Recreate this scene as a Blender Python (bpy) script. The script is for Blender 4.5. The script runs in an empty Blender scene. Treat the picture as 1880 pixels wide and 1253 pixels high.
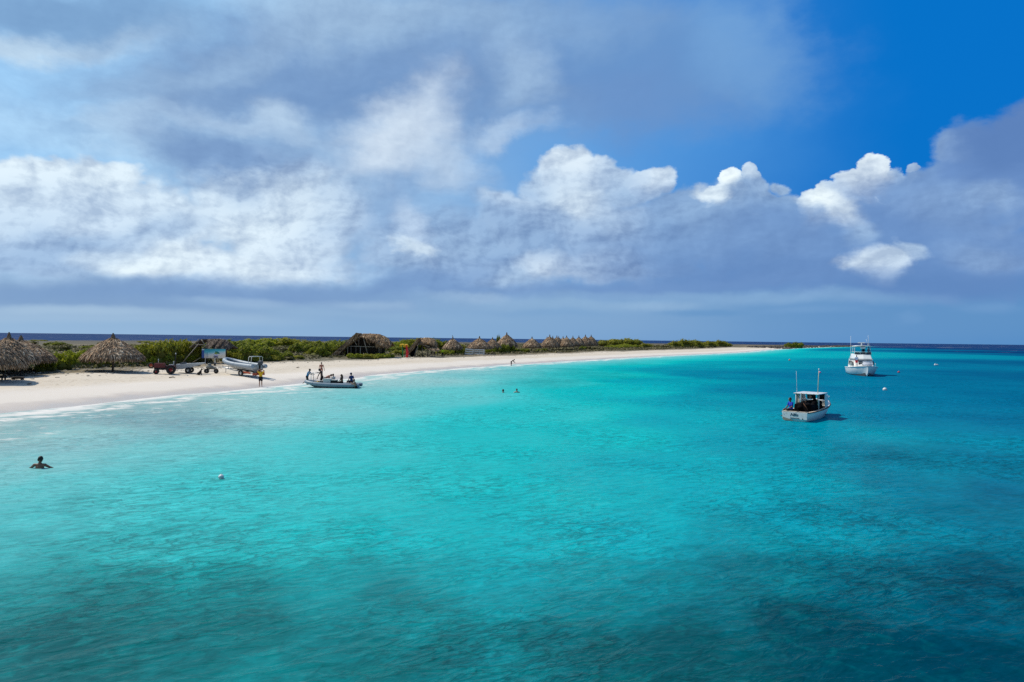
import bpy, math, random
import numpy as np
from mathutils import Vector, Matrix
# ------------------------------------------------------------------ camera
SC = bpy.context.scene
F = 1253.0                       # focal length in photograph pixels (24 mm on a 36 mm sensor)
CAMZ = 5.0
PITCH, ROLL = math.radians(0.19), 0.0118
fwd = Vector((0, math.cos(PITCH), -math.sin(PITCH)))
up0 = Vector((0, math.sin(PITCH), math.cos(PITCH)))
rgt = Vector((1, 0, 0)) * math.cos(ROLL) + up0 * math.sin(ROLL)
upv = -Vector((1, 0, 0)) * math.sin(ROLL) + up0 * math.cos(ROLL)
cam = bpy.data.cameras.new('camera'); cam.sensor_width = 36.0; cam.lens = 36.0 * F / 1880
cam.clip_start = 0.1; cam.clip_end = 60000
camo = bpy.data.objects.new('camera', cam); SC.collection.objects.link(camo)
M = Matrix((rgt, upv, -fwd)).transposed().to_4x4(); M.translation = Vector((0, 0, CAMZ))
camo.matrix_world = M; SC.camera = camo
# ------------------------------------------------------------------ light
SUN_EL, SUN_AZ = math.radians(51), math.radians(-66)      # azimuth from +Y towards +X
SUN = Vector((math.sin(SUN_AZ) * math.cos(SUN_EL), math.cos(SUN_AZ) * math.cos(SUN_EL), math.sin(SUN_EL)))
sl = bpy.data.lights.new('sun', 'SUN'); sl.energy = 3.9; sl.angle = math.radians(0.55); sl.color = (1, .93, .81)
so = bpy.data.objects.new('sun', sl); SC.collection.objects.link(so)
so.rotation_euler = SUN.to_track_quat('Z', 'Y').to_euler(); so.location = (0, 0, 50)
SC.view_settings.view_transform = 'Standard'; SC.view_settings.look = 'None'
SC.view_settings.exposure = 0.0; SC.view_settings.gamma = 1.0; SC.view_settings.use_curve_mapping = False
SC.cycles.max_bounces = 6; SC.cycles.diffuse_bounces = 2; SC.cycles.glossy_bounces = 3
SC.cycles.caustics_reflective = False; SC.cycles.caustics_refractive = False
SC.cycles.use_denoising = False

def lin(c):
    return tuple(((v / 255) / 12.92 if v <= 10.3 else (((v / 255) + .055) / 1.055) ** 2.4) for v in c)
def ray(px, py):
    return (rgt * ((px - 940) / F) + upv * ((626.5 - py) / F) + fwd)
def G(px, py, z=0.0):            # where the sight line through a photograph pixel meets height z
    d = ray(px, py); t = (z - CAMZ) / d.z
    return Vector((d.x * t, d.y * t, z))
def AT(px, py, Y):               # point on that sight line at depth Y
    d = ray(px, py); t = Y / d.y
    return Vector((d.x * t, Y, CAMZ + d.z * t))

# ------------------------------------------------------------------ node helper
class NT:
    def __init__(s, tree): s.t = tree; s.n = tree.nodes; s.l = tree.links
    def new(s, typ, **kw):
        n = s.n.new(typ)
        for k, v in kw.items(): setattr(n, k, v)
        return n
    def put(s, sock, v):
        if isinstance(v, bpy.types.NodeSocket): s.l.new(v, sock)
        elif v is not None:
            if sock.type == 'RGBA' and len(v) == 3: v = (*v, 1)
            sock.default_value = v
    def math(s, op, a, b=None, c=None, clamp=False):
        n = s.new('ShaderNodeMath', operation=op, use_clamp=clamp)
        s.put(n.inputs[0], a)
        if b is not None: s.put(n.inputs[1], b)
        if c is not None: s.put(n.inputs[2], c)
        return n.outputs[0]
    def vm(s, op, a, b=None, c=None):
        n = s.new('ShaderNodeVectorMath', operation=op); s.put(n.inputs[0], a)
        if b is not None: s.put(n.inputs['Scale' if op == 'SCALE' else 1], b)
        return n.outputs['Value'] if op in ('LENGTH', 'DOT_PRODUCT', 'DISTANCE') else n.outputs[0]
    def noise(s, vec, scale, detail=4, rough=.5, dist=0.0, lac=2.0, dim='3D', col=False):
        n = s.new('ShaderNodeTexNoise', noise_dimensions=dim); s.put(n.inputs['Vector'], vec)
        n.inputs['Scale'].default_value = scale; n.inputs['Detail'].default_value = detail
        n.inputs['Roughness'].default_value = rough; n.inputs['Distortion'].default_value = dist
        n.inputs['Lacunarity'].default_value = lac
        return n.outputs['Color' if col else 'Fac']
    def rng(s, v, a, b, c=0.0, d=1.0, smooth=True):
        n = s.new('ShaderNodeMapRange', interpolation_type='SMOOTHSTEP' if smooth else 'LINEAR')
        s.put(n.inputs[0], v)
        for i, x in enumerate((a, b, c, d)): s.put(n.inputs[i + 1], x)
        return n.outputs[0]
    def mix(s, f, a, b, mode='MIX'):
        n = s.new('ShaderNodeMix', data_type='RGBA', blend_type=mode)
        s.put(n.inputs[0], f); s.put(n.inputs[6], a); s.put(n.inputs[7], b)
        return n.outputs[2]
    def mapping(s, vec, scale=(1, 1, 1), loc=(0, 0, 0), rot=(0, 0, 0), typ='POINT'):
        n = s.new('ShaderNodeMapping', vector_type=typ); s.put(n.inputs[0], vec)
        n.inputs['Location'].default_value = loc; n.inputs['Rotation'].default_value = rot; n.inputs['Scale'].default_value = scale
        return n.outputs[0]
    def ramp(s, f, stops, interp='LINEAR'):
        n = s.new('ShaderNodeValToRGB'); s.put(n.inputs[0], f); r = n.color_ramp; r.interpolation = interp
        while len(r.elements) < len(stops): r.elements.new(0.5)
        for e, (p, c) in zip(r.elements, stops): e.position = p; e.color = (*c, 1)
        return n.outputs[0]
# ------------------------------------------------------------------ sky: Nishita + clouds laid out by azimuth and elevation
wd = bpy.data.worlds.new("World"); SC.world = wd; wd.use_nodes = True
wt = NT(wd.node_tree); wt.n.clear()
BGS = 0.1
def build_sky():
    g = wt
    tc = g.new('ShaderNodeTexCoord').outputs['Generated']
    sky = g.new('ShaderNodeTexSky', sky_type='NISHITA'); sky.sun_disc = False
    sky.sun_elevation = SUN_EL; sky.sun_rotation = SUN_AZ; sky.air_density = 1.0; sky.dust_density = 0.6; sky.ozone_density = 2.0
    sep = g.new('ShaderNodeSeparateXYZ'); g.put(sep.inputs[0], tc)
    az = g.math('ARCTAN2', sep.outputs[0], sep.outputs[1])
    el = g.math('ARCSINE', sep.outputs[2])
    cmb = g.new('ShaderNodeCombineXYZ'); g.put(cmb.inputs[0], az); g.put(cmb.inputs[1], el)
    P = cmb.outputs[0]
    cmb2 = g.new('ShaderNodeCombineXYZ'); g.put(cmb2.inputs[0], az); g.put(cmb2.inputs[1], g.math('MULTIPLY', el, 1.5))
    Q = cmb2.outputs[0]
    # billowy warp: big lumps, mid, fine
    w1 = g.vm('SCALE', g.vm('SUBTRACT', g.noise(Q, 4.0, 3, .5, col=True), (.5, .5, .5)), .13)
    w2 = g.vm('SCALE', g.vm('SUBTRACT', g.noise(Q, 15.0, 7, .60, col=True), (.5, .5, .5)), .055)
    W = g.vm('MULTIPLY', g.vm('ADD', w1, w2), (1, .8, 0))
    flat = g.new('ShaderNodeCombineXYZ'); flat.inputs[0].default_value = 1; g.put(flat.inputs[1], g.rng(el, math.radians(1), math.radians(9), .15, 1)); W = g.vm('MULTIPLY', W, flat.outputs[0])
    PW = g.vm('ADD', P, W)
    PS = g.vm('ADD', P, g.vm('SCALE', W, 1.25))
    QW = g.vm('ADD', Q, g.vm('SCALE', W, .45))
    er = g.math('SUBTRACT', g.noise(QW, 8.0, 8, .62, .2), .5)
    def lump(vec):
        vo = g.new('ShaderNodeTexVoronoi', feature='F1', voronoi_dimensions='2D', normalize=False); g.put(vo.inputs['Vector'], vec)
        vo.inputs['Scale'].default_value = 13; vo.inputs['Detail'].default_value = 3.0; vo.inputs['Roughness'].default_value = .5
        return vo.outputs['Distance']
    b0 = lump(QW); b1 = lump(g.vm('ADD', QW, (-.016, .016, 0)))
    bil = g.math('SUBTRACT', b0, .55)
    emb = g.math('SUBTRACT', b1, b0)            # lit from the upper left, where the sun stands
    fn0 = g.noise(QW, 34.0, 5, .62); fn1 = g.noise(g.vm('ADD', QW, (-.006, .006, 0)), 34.0, 5, .62); fem = g.math('SUBTRACT', fn0, fn1); fnm = g.math('SUBTRACT', fn0, .5)
    er2 = er
    # clear sky: Nishita tinted to the saturated blue of the place
    col = g.mix(1.0, sky.outputs[0], SKYTINT, 'MULTIPLY')
    f = g.rng(el, math.radians(-1), math.radians(11), 1, 0)
    sidef = g.rng(az, math.radians(-38), math.radians(38), 0, 1, smooth=False)
    low = g.mix(sidef, HZL, HZR)
    col = g.mix(g.math('MULTIPLY', f, .9), col, low)
    hi = g.mix(g.rng(az, math.radians(-30), math.radians(30), 0, 1), ZL, ZR)
    col = g.mix(.98, col, g.mix(g.math('MULTIPLY', f, .9), hi, low))
    def ae(px, py):
        d = ray(px, py).normalized(); return math.atan2(d.x, d.y), math.asin(d.z)
    cov = None
    for q, (px, py, rx, ry, rot, c, st, soft, ero, kind) in enumerate(CLOUDS):
        if q % 14 == 13:              # keeps the shader's evaluation in order (and its stack small)
            tiny = g.vm('SCALE', col, 1e-9); PW = g.vm('ADD', PW, tiny); PS = g.vm('ADD', PS, tiny)
        a, e = ae(px, py); a1, _ = ae(px + rx, py); a0, _ = ae(px - rx, py); _, e1 = ae(px, py - ry); _, e0 = ae(px, py + ry)
        sx, sy = abs(a1 - a0) / 2, abs(e1 - e0) / 2
        m = g.mapping(PW if kind != 's' else PS, (sx, sy, 1), (a, e, 0), (0, 0, math.radians(-rot)), 'TEXTURE')
        L = g.vm('LENGTH', m)
        if kind == 'c': L = g.math('MULTIPLY_ADD', bil, ero, L)
        L = g.math('MULTIPLY_ADD', er, ero * (1.6 if kind == 'c' else 2.2), L)
        if kind == 'c' or (kind == 'h' and soft < .65): L = g.math('MULTIPLY_ADD', fnm, ero * 1.0, L)
        k = g.rng(L, 1 - soft, 1 + soft * (.4 if kind == 'c' else .9), st, 0)
        if kind == 'c': cov = k if cov is None else g.math('MAXIMUM', cov, k)
        if kind == 'h': k = g.math('MULTIPLY', k, cov)
        c = tuple(v / BGS for v in lin((c[0] - 4, c[1] + 1, c[2] - 1)))
        col = g.mix(k, col, c)
    # fine modelling inside the clouds (self shading), fading low down and in the clear blue
    lowf = g.rng(el, math.radians(1.0), math.radians(6), 0, 1)
    s2 = g.new('ShaderNodeSeparateColor'); g.put(s2.inputs[0], col)
    white = g.rng(g.math('DIVIDE', s2.outputs[0], g.math('ADD', s2.outputs[2], .001)), .18, .45, 0, 1)
    amp = g.math('MULTIPLY', g.math('MULTIPLY_ADD', cov, .65, .35), g.math('MULTIPLY', white, lowf))
    md = g.math('MULTIPLY_ADD', emb, EMB, g.math('MULTIPLY', er, .26))
    md = g.math('MULTIPLY_ADD', fem, .75, g.math('MULTIPLY_ADD', bil, -.10, md))
    md = g.math('MAXIMUM', g.math('MINIMUM', g.math('MULTIPLY', md, amp), .10), -.26)
    col = g.vm('MULTIPLY', col, g.vm('ADD', (1, 1, 1), g.vm('SCALE', (1.15, 1.0, .72), md)))
    over = g.math('MULTIPLY', g.math('MAXIMUM', g.rng(el, math.radians(29), math.radians(42), 0, 1), g.rng(g.math('ABSOLUTE', az), math.radians(60), math.radians(95), 0, 1)), g.rng(g.noise(tc, 2.2, 5, .6), .38, .58, .55, .95))
    col = g.mix(over, col, tuple(v / BGS for v in lin((116, 138, 166))))
    below = g.rng(sep.outputs[2], -.02, -.002, 1, 0)
    col = g.mix(below, col, tuple(v / BGS for v in lin((40, 110, 130))))
    bg = g.new('ShaderNodeBackground'); g.put(bg.inputs[0], col); bg.inputs[1].default_value = BGS
    out = g.new('ShaderNodeOutputWorld'); g.l.new(bg.outputs[0], out.inputs[0])
    wd.cycles.sampling_method = 'NONE'
SKYTINT = (.75, .95, 1.15)
K = lambda c: tuple(v / BGS for v in lin(c))
HZL, HZR = K((160, 190, 220)), K((84, 140, 196))
ZL, ZR = K((160, 207, 247)), K((0, 113, 201))
# px, py, rx, ry, rot(deg, + = rising to the right), sRGB, strength, softness, erosion, kind ('s' soft, 'c' cumulus)
EMB = .30
CLOUDS = [
 # thin glow of cloud in the middle of the sky
 (700, 340, 380, 150, -8, (160, 188, 222), .7, .7, .3, 's'),
 (1100, 250, 330, 190, 0, (86, 154, 224), .55, .8, .2, 's'),
 (230, 275, 330, 40, 0, (190, 214, 240), .4, .8, .3, 's'),
 # far low bank, flattened
 (940, 575, 1500, 50, -1, (138, 170, 208), .6, .8, .2, 's'),
 (1750, 560, 460, 66, -1, (96, 143, 197), .7, .8, .2, 's'),
 (300, 545, 560, 34, 0, (136, 163, 203), .9, .6, .25, 's'),
 (200, 580, 420, 14, 0, (166, 190, 220), .6, .6, .25, 's'),
 # silhouettes: left mass
 (40, 380, 190, 84, -4, (190, 210, 237), 1, .22, .3, 'c'),
 (190, 372, 120, 72, 0, (188, 208, 236), 1, .22, .3, 'c'),
 (260, 410, 200, 84, 0, (184, 205, 235), 1, .35, .3, 'c'),
 (490, 400, 170, 96, 20, (186, 207, 235), 1, .35, .3, 'c'),
 (540, 345, 60, 46, 20, (190, 210, 237), 1, .35, .3, 'c'),
 (600, 420, 100, 90, 0, (172, 195, 228), 1, .5, .3, 'c'),
 (300, 480, 520, 56, 0, (174, 197, 230), 1, .5, .25, 'c'),
 # silhouettes: centre bank
 (1130, 440, 300, 96, 0, (144, 172, 214), 1, .4, .3, 'c'),
 (1060, 380, 110, 50, 0, (158, 183, 220), 1, .3, .2, 'c'),
 (880, 470, 240, 84, 0, (150, 177, 217), 1, .45, .3, 'c'),
 (930, 400, 100, 48, 20, (158, 183, 220), 1, .3, .3, 'c'),
 (1010, 350, 60, 50, 30, (166, 190, 225), 1, .25, .3, 'c'),
 (1050, 310, 48, 46, 0, (176, 197, 229), 1, .22, .3, 'c'),
 (1108, 318, 52, 50, 0, (172, 194, 227), 1, .22, .3, 'c'),
 (1160, 350, 50, 44, 0, (164, 188, 223), 1, .22, .3, 'c'),
 (1192, 332, 40, 44, 0, (170, 192, 226), 1, .2, .3, 'c'),
 (1235, 372, 46, 36, -20, (136, 165, 209), 1, .3, .3, 'c'),
 # silhouettes: right bank
 (1620, 460, 460, 96, 2, (112, 145, 200), 1, .3, .25, 'c'),
 (1690, 395, 140, 52, 0, (122, 153, 205), 1, .3, .2, 'c'),
 (1870, 350, 90, 60, 0, (110, 142, 198), 1, .3, .2, 'c'),
 (1606, 388, 74, 44, 0, (146, 174, 215), 1, .3, .2, 'c'),
 (1290, 425, 110, 58, 0, (140, 169, 212), 1, .2, .28, 'c'),
 (1290, 372, 30, 20, 30, (196, 213, 239), 1, .15, .28, 'c'),
 (1316, 345, 26, 24, 0, (204, 220, 242), 1, .13, .28, 'c'),
 (1326, 380, 40, 40, 0, (166, 190, 225), 1, .15, .28, 'c'),
 (1364, 338, 24, 26, 0, (176, 198, 230), 1, .15, .28, 'c'),
 (1378, 380, 44, 46, 0, (154, 180, 219), 1, .16, .28, 'c'),
 (1436, 400, 80, 50, 0, (138, 168, 212), 1, .16, .28, 'c'),
 (1424, 355, 26, 14, 0, (160, 185, 221), 1, .3, .28, 'c'),
 (1490, 385, 46, 36, 20, (180, 201, 232), 1, .14, .28, 'c'),
 (1530, 360, 44, 34, 35, (204, 220, 242), 1, .13, .28, 'c'),
 (1572, 330, 42, 34, 35, (206, 221, 243), 1, .13, .28, 'c'),
 (1610, 300, 34, 32, 0, (206, 221, 243), 1, .12, .28, 'c'),
 (1632, 322, 44, 34, -25, (166, 190, 225), 1, .14, .28, 'c'),
 (1690, 334, 50, 36, 0, (142, 170, 213), 1, .2, .28, 'c'),
 (1694, 298, 20, 12, 0, (180, 201, 232), 1, .2, .28, 'c'),
 (1760, 350, 100, 74, 20, (124, 155, 205), 1, .2, .28, 'c'),
 (1830, 290, 100, 70, 28, (112, 144, 200), 1, .3, .28, 'c'),
 (1880, 250, 70, 60, 0, (98, 130, 190), 1, .35, .28, 'c'),
 # light and shade inside: left mass
 (40, 325, 200, 52, 0, (224, 236, 250), .95, .8, .3, 'h'),
 (230, 320, 90, 40, 0, (224, 236, 250), .9, .8, .3, 'h'),
 (120, 395, 170, 46, 0, (206, 222, 244), .7, .9, .3, 'h'),
 (520, 350, 90, 54, 35, (224, 236, 250), .95, .8, .3, 'h'),
 (470, 425, 200, 70, 5, (220, 233, 249), .95, .8, .3, 'h'),
 (110, 462, 190, 34, -4, (160, 185, 222), .9, .8, .3, 'h'),
 (300, 420, 90, 26, -15, (164, 188, 223), .75, .8, .35, 'h'),
 (270, 494, 66, 22, 0, (228, 239, 251), .95, .5, .3, 'h'),
 (340, 480, 60, 28, 0, (228, 239, 251), .95, .55, .3, 'h'),
 (460, 480, 170, 34, 2, (222, 234, 249), .9, .7, .3, 'h'),
 (600, 465, 100, 34, 0, (202, 218, 241), .8, .8, .3, 'h'),
 (200, 475, 60, 16, 0, (206, 222, 243), .7, .7, .3, 'h'),
 (650, 400, 60, 60, 0, (184, 204, 233), .6, .9, .3, 'h'),
 # centre
 (1050, 288, 56, 38, 20, (216, 228, 245), 1, .8, .3, 'h'),
 (1190, 308, 42, 30, 0, (212, 225, 244), 1, .8, .3, 'h'),
 (1120, 320, 40, 40, 0, (184, 203, 232), .6, .8, .3, 'h'),
 (950, 385, 80, 26, 20, (190, 208, 235), .85, .8, .3, 'h'),
 (1070, 375, 74, 34, 30, (210, 224, 243), .95, .8, .35, 'h'),
 (1160, 400, 34, 24, 0, (186, 205, 233), .8, .8, .3, 'h'),
 (1010, 430, 130, 34, 10, (140, 168, 211), .8, .9, .3, 'h'),
 (1220, 410, 100, 44, 0, (130, 160, 207), .75, .9, .3, 'h'),
 (1100, 440, 110, 24, 10, (170, 192, 226), .6, .9, .35, 'h'),
 (1020, 492, 70, 24, 4, (212, 225, 244), 1, .7, .35, 'h'),
 (1120, 486, 100, 20, 4, (196, 213, 238), 1, .8, .35, 'h'),
 (880, 500, 110, 20, 8, (176, 198, 229), .8, .8, .35, 'h'),
 (1260, 485, 220, 44, 0, (114, 147, 200), .85, .9, .3, 'h'),
 (800, 470, 70, 60, 0, (158, 183, 220), .6, .9, .3, 's'),
 (780, 525, 130, 28, -20, (122, 153, 203), .85, .8, .3, 's'),
 (720, 370, 60, 110, 20, (142, 170, 213), .7, .9, .3, 's'),
 (758, 425, 26, 50, -25, (190, 207, 235), .75, .8, .35, 's'),
 (760, 462, 30, 11, 10, (212, 226, 244), .85, .7, .3, 's'),
 # right
 (1330, 405, 110, 36, 0, (146, 174, 215), .9, .9, .25, 'h'),
 (1440, 425, 130, 34, 0, (126, 157, 206), .9, .9, .25, 'h'),
 (1640, 395, 110, 44, 30, (132, 162, 209), .9, .9, .25, 'h'),
 (1740, 400, 140, 60, 0, (120, 151, 203), .9, .9, .25, 'h'),
 (1830, 340, 100, 50, 20, (112, 144, 200), .8, .9, .25, 'h'),
 (1312, 338, 26, 22, 0, (234, 243, 252), 1, .6, .28, 'h'),
 (1284, 368, 34, 15, 40, (226, 237, 250), .9, .6, .28, 'h'),
 (1360, 328, 18, 18, 0, (210, 224, 244), .85, .7, .28, 'h'),
 (1490, 372, 36, 20, 20, (214, 228, 246), .9, .7, .28, 'h'),
 (1525, 378, 62, 34, 42, (234, 243, 252), 1, .5, .28, 'h'),
 (1580, 322, 44, 30, 40, (236, 244, 253), 1, .5, .28, 'h'),
 (1610, 292, 34, 26, 0, (236, 244, 253), 1, .5, .28, 'h'),
 (1480, 410, 22, 26, 0, (214, 228, 246), .85, .7, .28, 'h'),
 (1770, 270, 60, 16, 25, (146, 173, 215), .8, .8, .3, 'h'),
 (1660, 400, 130, 70, 38, (112, 145, 200), 1, .7, .28, 'h'),
 (1560, 460, 180, 46, 20, (108, 142, 198), 1, .8, .28, 'h'),
 (1400, 450, 170, 44, 0, (118, 150, 202), .85, .9, .28, 'h'),
 (1720, 370, 90, 34, 20, (140, 168, 212), .55, .9, .3, 'h'),
 (1565, 425, 30, 20, 0, (156, 182, 220), .7, .8, .3, 'h'),
 (1860, 275, 80, 60, 10, (98, 130, 188), .95, .8, .28, 'h'),
 (1790, 465, 80, 24, 12, (138, 166, 211), .8, .8, .34, 'h'),
 (1830, 375, 56, 24, 20, (146, 173, 215), .8, .8, .34, 'h'),
 (1588, 490, 52, 28, 18, (214, 227, 245), 1, .5, .34, 's'),
 (1610, 470, 34, 22, 20, (206, 221, 242), .9, .6, .34, 's'),
 (1650, 450, 24, 15, 20, (184, 205, 234), .85, .7, .34, 's'),
 (1340, 512, 230, 26, 0, (104, 138, 194), .8, .9, .2, 's'),
 (1740, 520, 220, 26, 0, (100, 135, 192), .85, .8, .2, 's'),
 # dark flat bases
 (560, 540, 560, 22, -2, (126, 156, 203), .85, .8, .22, 's'),
 (1150, 528, 330, 15, -2, (116, 148, 201), .7, .8, .22, 's'),
 (1390, 546, 250, 12, 1, (136, 170, 212), .8, .8, .3, 's'),
 (980, 556, 240, 13, 1, (146, 177, 214), .7, .8, .3, 's'),
 (600, 572, 220, 11, 2, (152, 181, 216), .6, .8, .3, 's'),
 (1080, 540, 160, 9, 0, (134, 166, 209), .6, .8, .3, 's'),
 (700, 560, 70, 9, 0, (160, 186, 219), .7, .8, .6, 's'),
 (860, 545, 50, 10, 0, (158, 184, 219), .7, .8, .6, 's'),
 (1000, 575, 90, 6, 0, (128, 164, 208), .6, .8, .6, 's'),
 (1180, 560, 60, 8, 0, (150, 180, 217), .7, .8, .6, 's'),
 (1290, 575, 80, 6, 0, (104, 148, 200), .6, .8, .6, 's'),
 (150, 570, 120, 8, 0, (170, 194, 223), .7, .8, .6, 's'),
 (450, 556, 90, 8, 0, (160, 185, 219), .6, .8, .6, 's'),
 (1500, 570, 70, 7, 0, (122, 160, 208), .6, .8, .6, 's'),
 (1800, 560, 60, 10, 0, (118, 156, 206), .6, .8, .6, 's'),
 (1650, 583, 20, 12, 0, (116, 156, 206), .5, .8, .3, 's'),
 # overhead dark sheet
 (110, 85, 240, 34, -22, (196, 216, 239), .9, .7, .35, 's'),
 (330, 215, 140, 40, -30, (192, 212, 237), .75, .7, .35, 's'),
 (110, 12, 340, 56, -8, (128, 163, 208), .95, .7, .25, 's'),
 (600, 110, 400, 108, -17, (132, 161, 205), .97, .45, .3, 's'),
 (850, 145, 420, 115, -6, (124, 155, 203), .97, .5, .3, 's'),
 (1200, 95, 260, 110, 8, (108, 148, 204), .92, .6, .3, 's'),
 (1370, 50, 120, 90, 40, (122, 165, 218), .7, .8, .3, 's'),
 (660, 15, 220, 56, 0, (166, 192, 225), .85, .8, .3, 's'),
 (900, 50, 260, 56, -5, (148, 177, 216), .6, .8, .3, 's'),
 (1150, 180, 150, 66, 10, (112, 146, 201), .7, .8, .3, 's'),
 (430, 110, 240, 30, -28, (154, 181, 218), .7, .8, .35, 's'),
 (760, 185, 240, 30, -5, (114, 146, 196), .7, .8, .3, 's'),
 # hanging wisps under it
 (620, 290, 190, 76, -12, (148, 175, 215), .7, .8, .3, 's'),
 (715, 255, 120, 60, -32, (208, 220, 240), .95, .7, .36, 's'),
 (810, 300, 80, 44, 20, (192, 208, 233), .75, .8, .36, 's'),
 (505, 225, 44, 40, 0, (190, 210, 236), .75, .8, .36, 's'),
 (400, 300, 120, 44, 4, (128, 157, 203), 1, .7, .28, 's'),
 (440, 246, 100, 20, 8, (176, 198, 229), .7, .8, .35, 's'),
 (950, 140, 56, 60, 0, (160, 186, 222), .8, .8, .36, 's'),
 (930, 240, 70, 20, -8, (182, 202, 232), .75, .8, .36, 's'),
 (165, 265, 60, 16, -8, (150, 184, 225), .7, .7, .35, 's'),
]
build_sky()
# ------------------------------------------------------------------ numpy helpers
RNG = np.random.RandomState(7)
_lat = RNG.rand(256, 256)
def vnoise(x, y):
    xi = np.floor(x).astype(np.int64); yi = np.floor(y).astype(np.int64)
    fx = x - xi; fy = y - yi
    fx = fx * fx * (3 - 2 * fx); fy = fy * fy * (3 - 2 * fy)
    a = _lat[xi & 255, yi & 255]; b = _lat[(xi + 1) & 255, yi & 255]
    c = _lat[xi & 255, (yi + 1) & 255]; d = _lat[(xi + 1) & 255, (yi + 1) & 255]
    return (a * (1 - fx) + b * fx) * (1 - fy) + (c * (1 - fx) + d * fx) * fy - .5
def fbm(x, y, o=4, r=.5):
    s = 0; a = 1.0
    for i in range(o):
        s = s + a * vnoise(x * 2 ** i + 17.3 * i, y * 2 ** i + 9.1 * i); a *= r
    return s
def sstep(a, b, x):
    t = np.clip((x - a) / (b - a), 0, 1); return t * t * (3 - 2 * t)
def grid_mesh(name, X, Y, Z, wrap=False):
    n, m = X.shape
    me = bpy.data.meshes.new(name)
    me.vertices.add(n * m)
    me.vertices.foreach_set('co', np.stack([X, Y, Z], -1).astype(np.float32).ravel())
    mm = m if wrap else m - 1
    i = np.arange(n - 1)[:, None]; j = np.arange(mm)[None, :]
    j2 = (j + 1) % m
    q = np.stack([i * m + j, i * m + j2, (i + 1) * m + j2, (i + 1) * m + j], -1).reshape(-1, 4)
    nf = len(q)
    me.loops.add(nf * 4); me.loops.foreach_set('vertex_index', q.ravel().astype(np.int32))
    me.polygons.add(nf); me.polygons.foreach_set('loop_start', np.arange(nf, dtype=np.int32) * 4)
    me.polygons.foreach_set('use_smooth', np.ones(nf, bool))
    me.update(); me.validate()
    return me
def attr(me, name, v):
    a = me.attributes.new(name, 'FLOAT', 'POINT'); a.data.foreach_set('value', v.astype(np.float32).ravel())
def link(name, me, m=None, kind=None, parent=None):
    o = bpy.data.objects.new(name, me); SC.collection.objects.link(o)
    if m is not None: me.materials.append(m)
    if kind: o['kind'] = kind
    if parent is not None: o.parent = parent
    return o
def newmat(name):
    m = bpy.data.materials.new(name); m.use_nodes = True; t = NT(m.node_tree); t.n.clear()
    b = t.new('ShaderNodeBsdfPrincipled'); o = t.new('ShaderNodeOutputMaterial'); t.l.new(b.outputs[0], o.inputs[0])
    return m, t, b, o

# ------------------------------------------------------------------ shoreline of the island (world metres)
_w = [(0, 757), (100, 750), (190, 742), (240, 735), (290, 729), (331, 724), (380, 722), (429, 718), (478, 711.5), (503, 708.5), (557, 703.5),
      (610, 698), (658, 694), (704, 687), (791, 680), (855, 676), (900, 673), (927, 670), (978, 668), (1029, 664.5), (1115, 659.5),
      (1160, 657), (1215, 654), (1283, 651), (1364, 647), (1407, 643)]
_pts = [G(*p) for p in _w]
SHY = [-400, 20] + [p.y for p in _pts] + [560, 700, 860, 960]
SHX = [-20, -30] + [p.x for p in _pts] + [232, 322, 430, 500]
_yy = np.linspace(-400, 960, 6000); _xx = np.interp(_yy, SHY, SHX)
_k = np.exp(-np.linspace(-2, 2, 31) ** 2); _k /= _k.sum()
_xs = np.convolve(np.pad(_xx, 15, mode='edge'), _k, 'valid')
def S(y):
    y = np.asarray(y, float)
    return np.interp(y, _yy, _xs) + .35 * np.sin(y / 5.3 + 1) * np.clip(1 + y / 300, 0, 3) * .5 + .25 * np.sin(y / 2.1)
def B(y):                           # the back shore, open sea beyond
    return np.interp(y, [-400, 200, 330, 480, 620, 760, 860, 930, 960], [-330, -330, -310, -190, -40, 140, 300, 440, 500])
def landz(x, y):
    """height of sand and plain at world x, y (land only)"""
    d = S(y) - x; db = x - B(y)
    g = 1 + np.clip(y / 260, 0, 2.2)
    z = np.where(d < 0, d * .10, 1.25 * (1 - np.exp(-np.maximum(d, 0) / (6.5 * g))))
    z = z + sstep(2, 9, d) * (.10 * fbm(x / 3.0, y / 3.0) + .25 * fbm(x / 14, y / 14, 3))
    z = z + sstep(25, 80, d) * (.5 * fbm(x / 40, y / 40, 3) + .25)
    return z * sstep(-6, 16, db) - .8 * (1 - sstep(-12, 6, db))
def lz(x, y): return float(landz(np.array([x]), np.array([y]))[0])
def on_land(px, py):               # first hit of a sight line with the land
    z = 1.0
    for _ in range(30):
        p = G(px, py, z); z = .5 * z + .5 * max(lz(p.x, p.y), 0)
    p = G(px, py, z); p.z = lz(p.x, p.y); return p

# terrain mesh: rows along the shore, columns inland
rows = np.concatenate([np.arange(-60, 20, 8), 20 + np.cumsum(np.concatenate([np.full(260, .45), np.full(260, .8), np.linspace(.8, 3.2, 250)]))])
rows = rows[rows < 958]
rows = np.append(rows, 958)
dcol = np.concatenate([[-14, -9, -6], np.arange(-4, 30, .42), 30 + np.cumsum(np.linspace(.5, 9, 70))])
dcol = dcol / dcol[-1]
Yr = rows[:, None] * np.ones((1, len(dcol)))
wid = (S(rows) - B(rows) + 14)[:, None]
dd = np.where(dcol[None, :] < .1, np.minimum(dcol[None, :] * 345, wid * np.maximum(dcol, 0)[None, :] + 400), 0)
Dm = dcol[None, :] * 345
scalef = np.clip(wid / 345, .02, 1.0)
Dm = np.where(Dm < 0, Dm, Dm * (scalef + (1 - scalef) * np.clip(1 - Dm / 60, 0, 1) * (wid > 60)))
Dm = np.minimum(Dm, wid)
Xr = S(Yr) - Dm
Zr = landz(Xr, Yr)
me = grid_mesh('island_ground', Xr, Yr, Zr)
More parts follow.
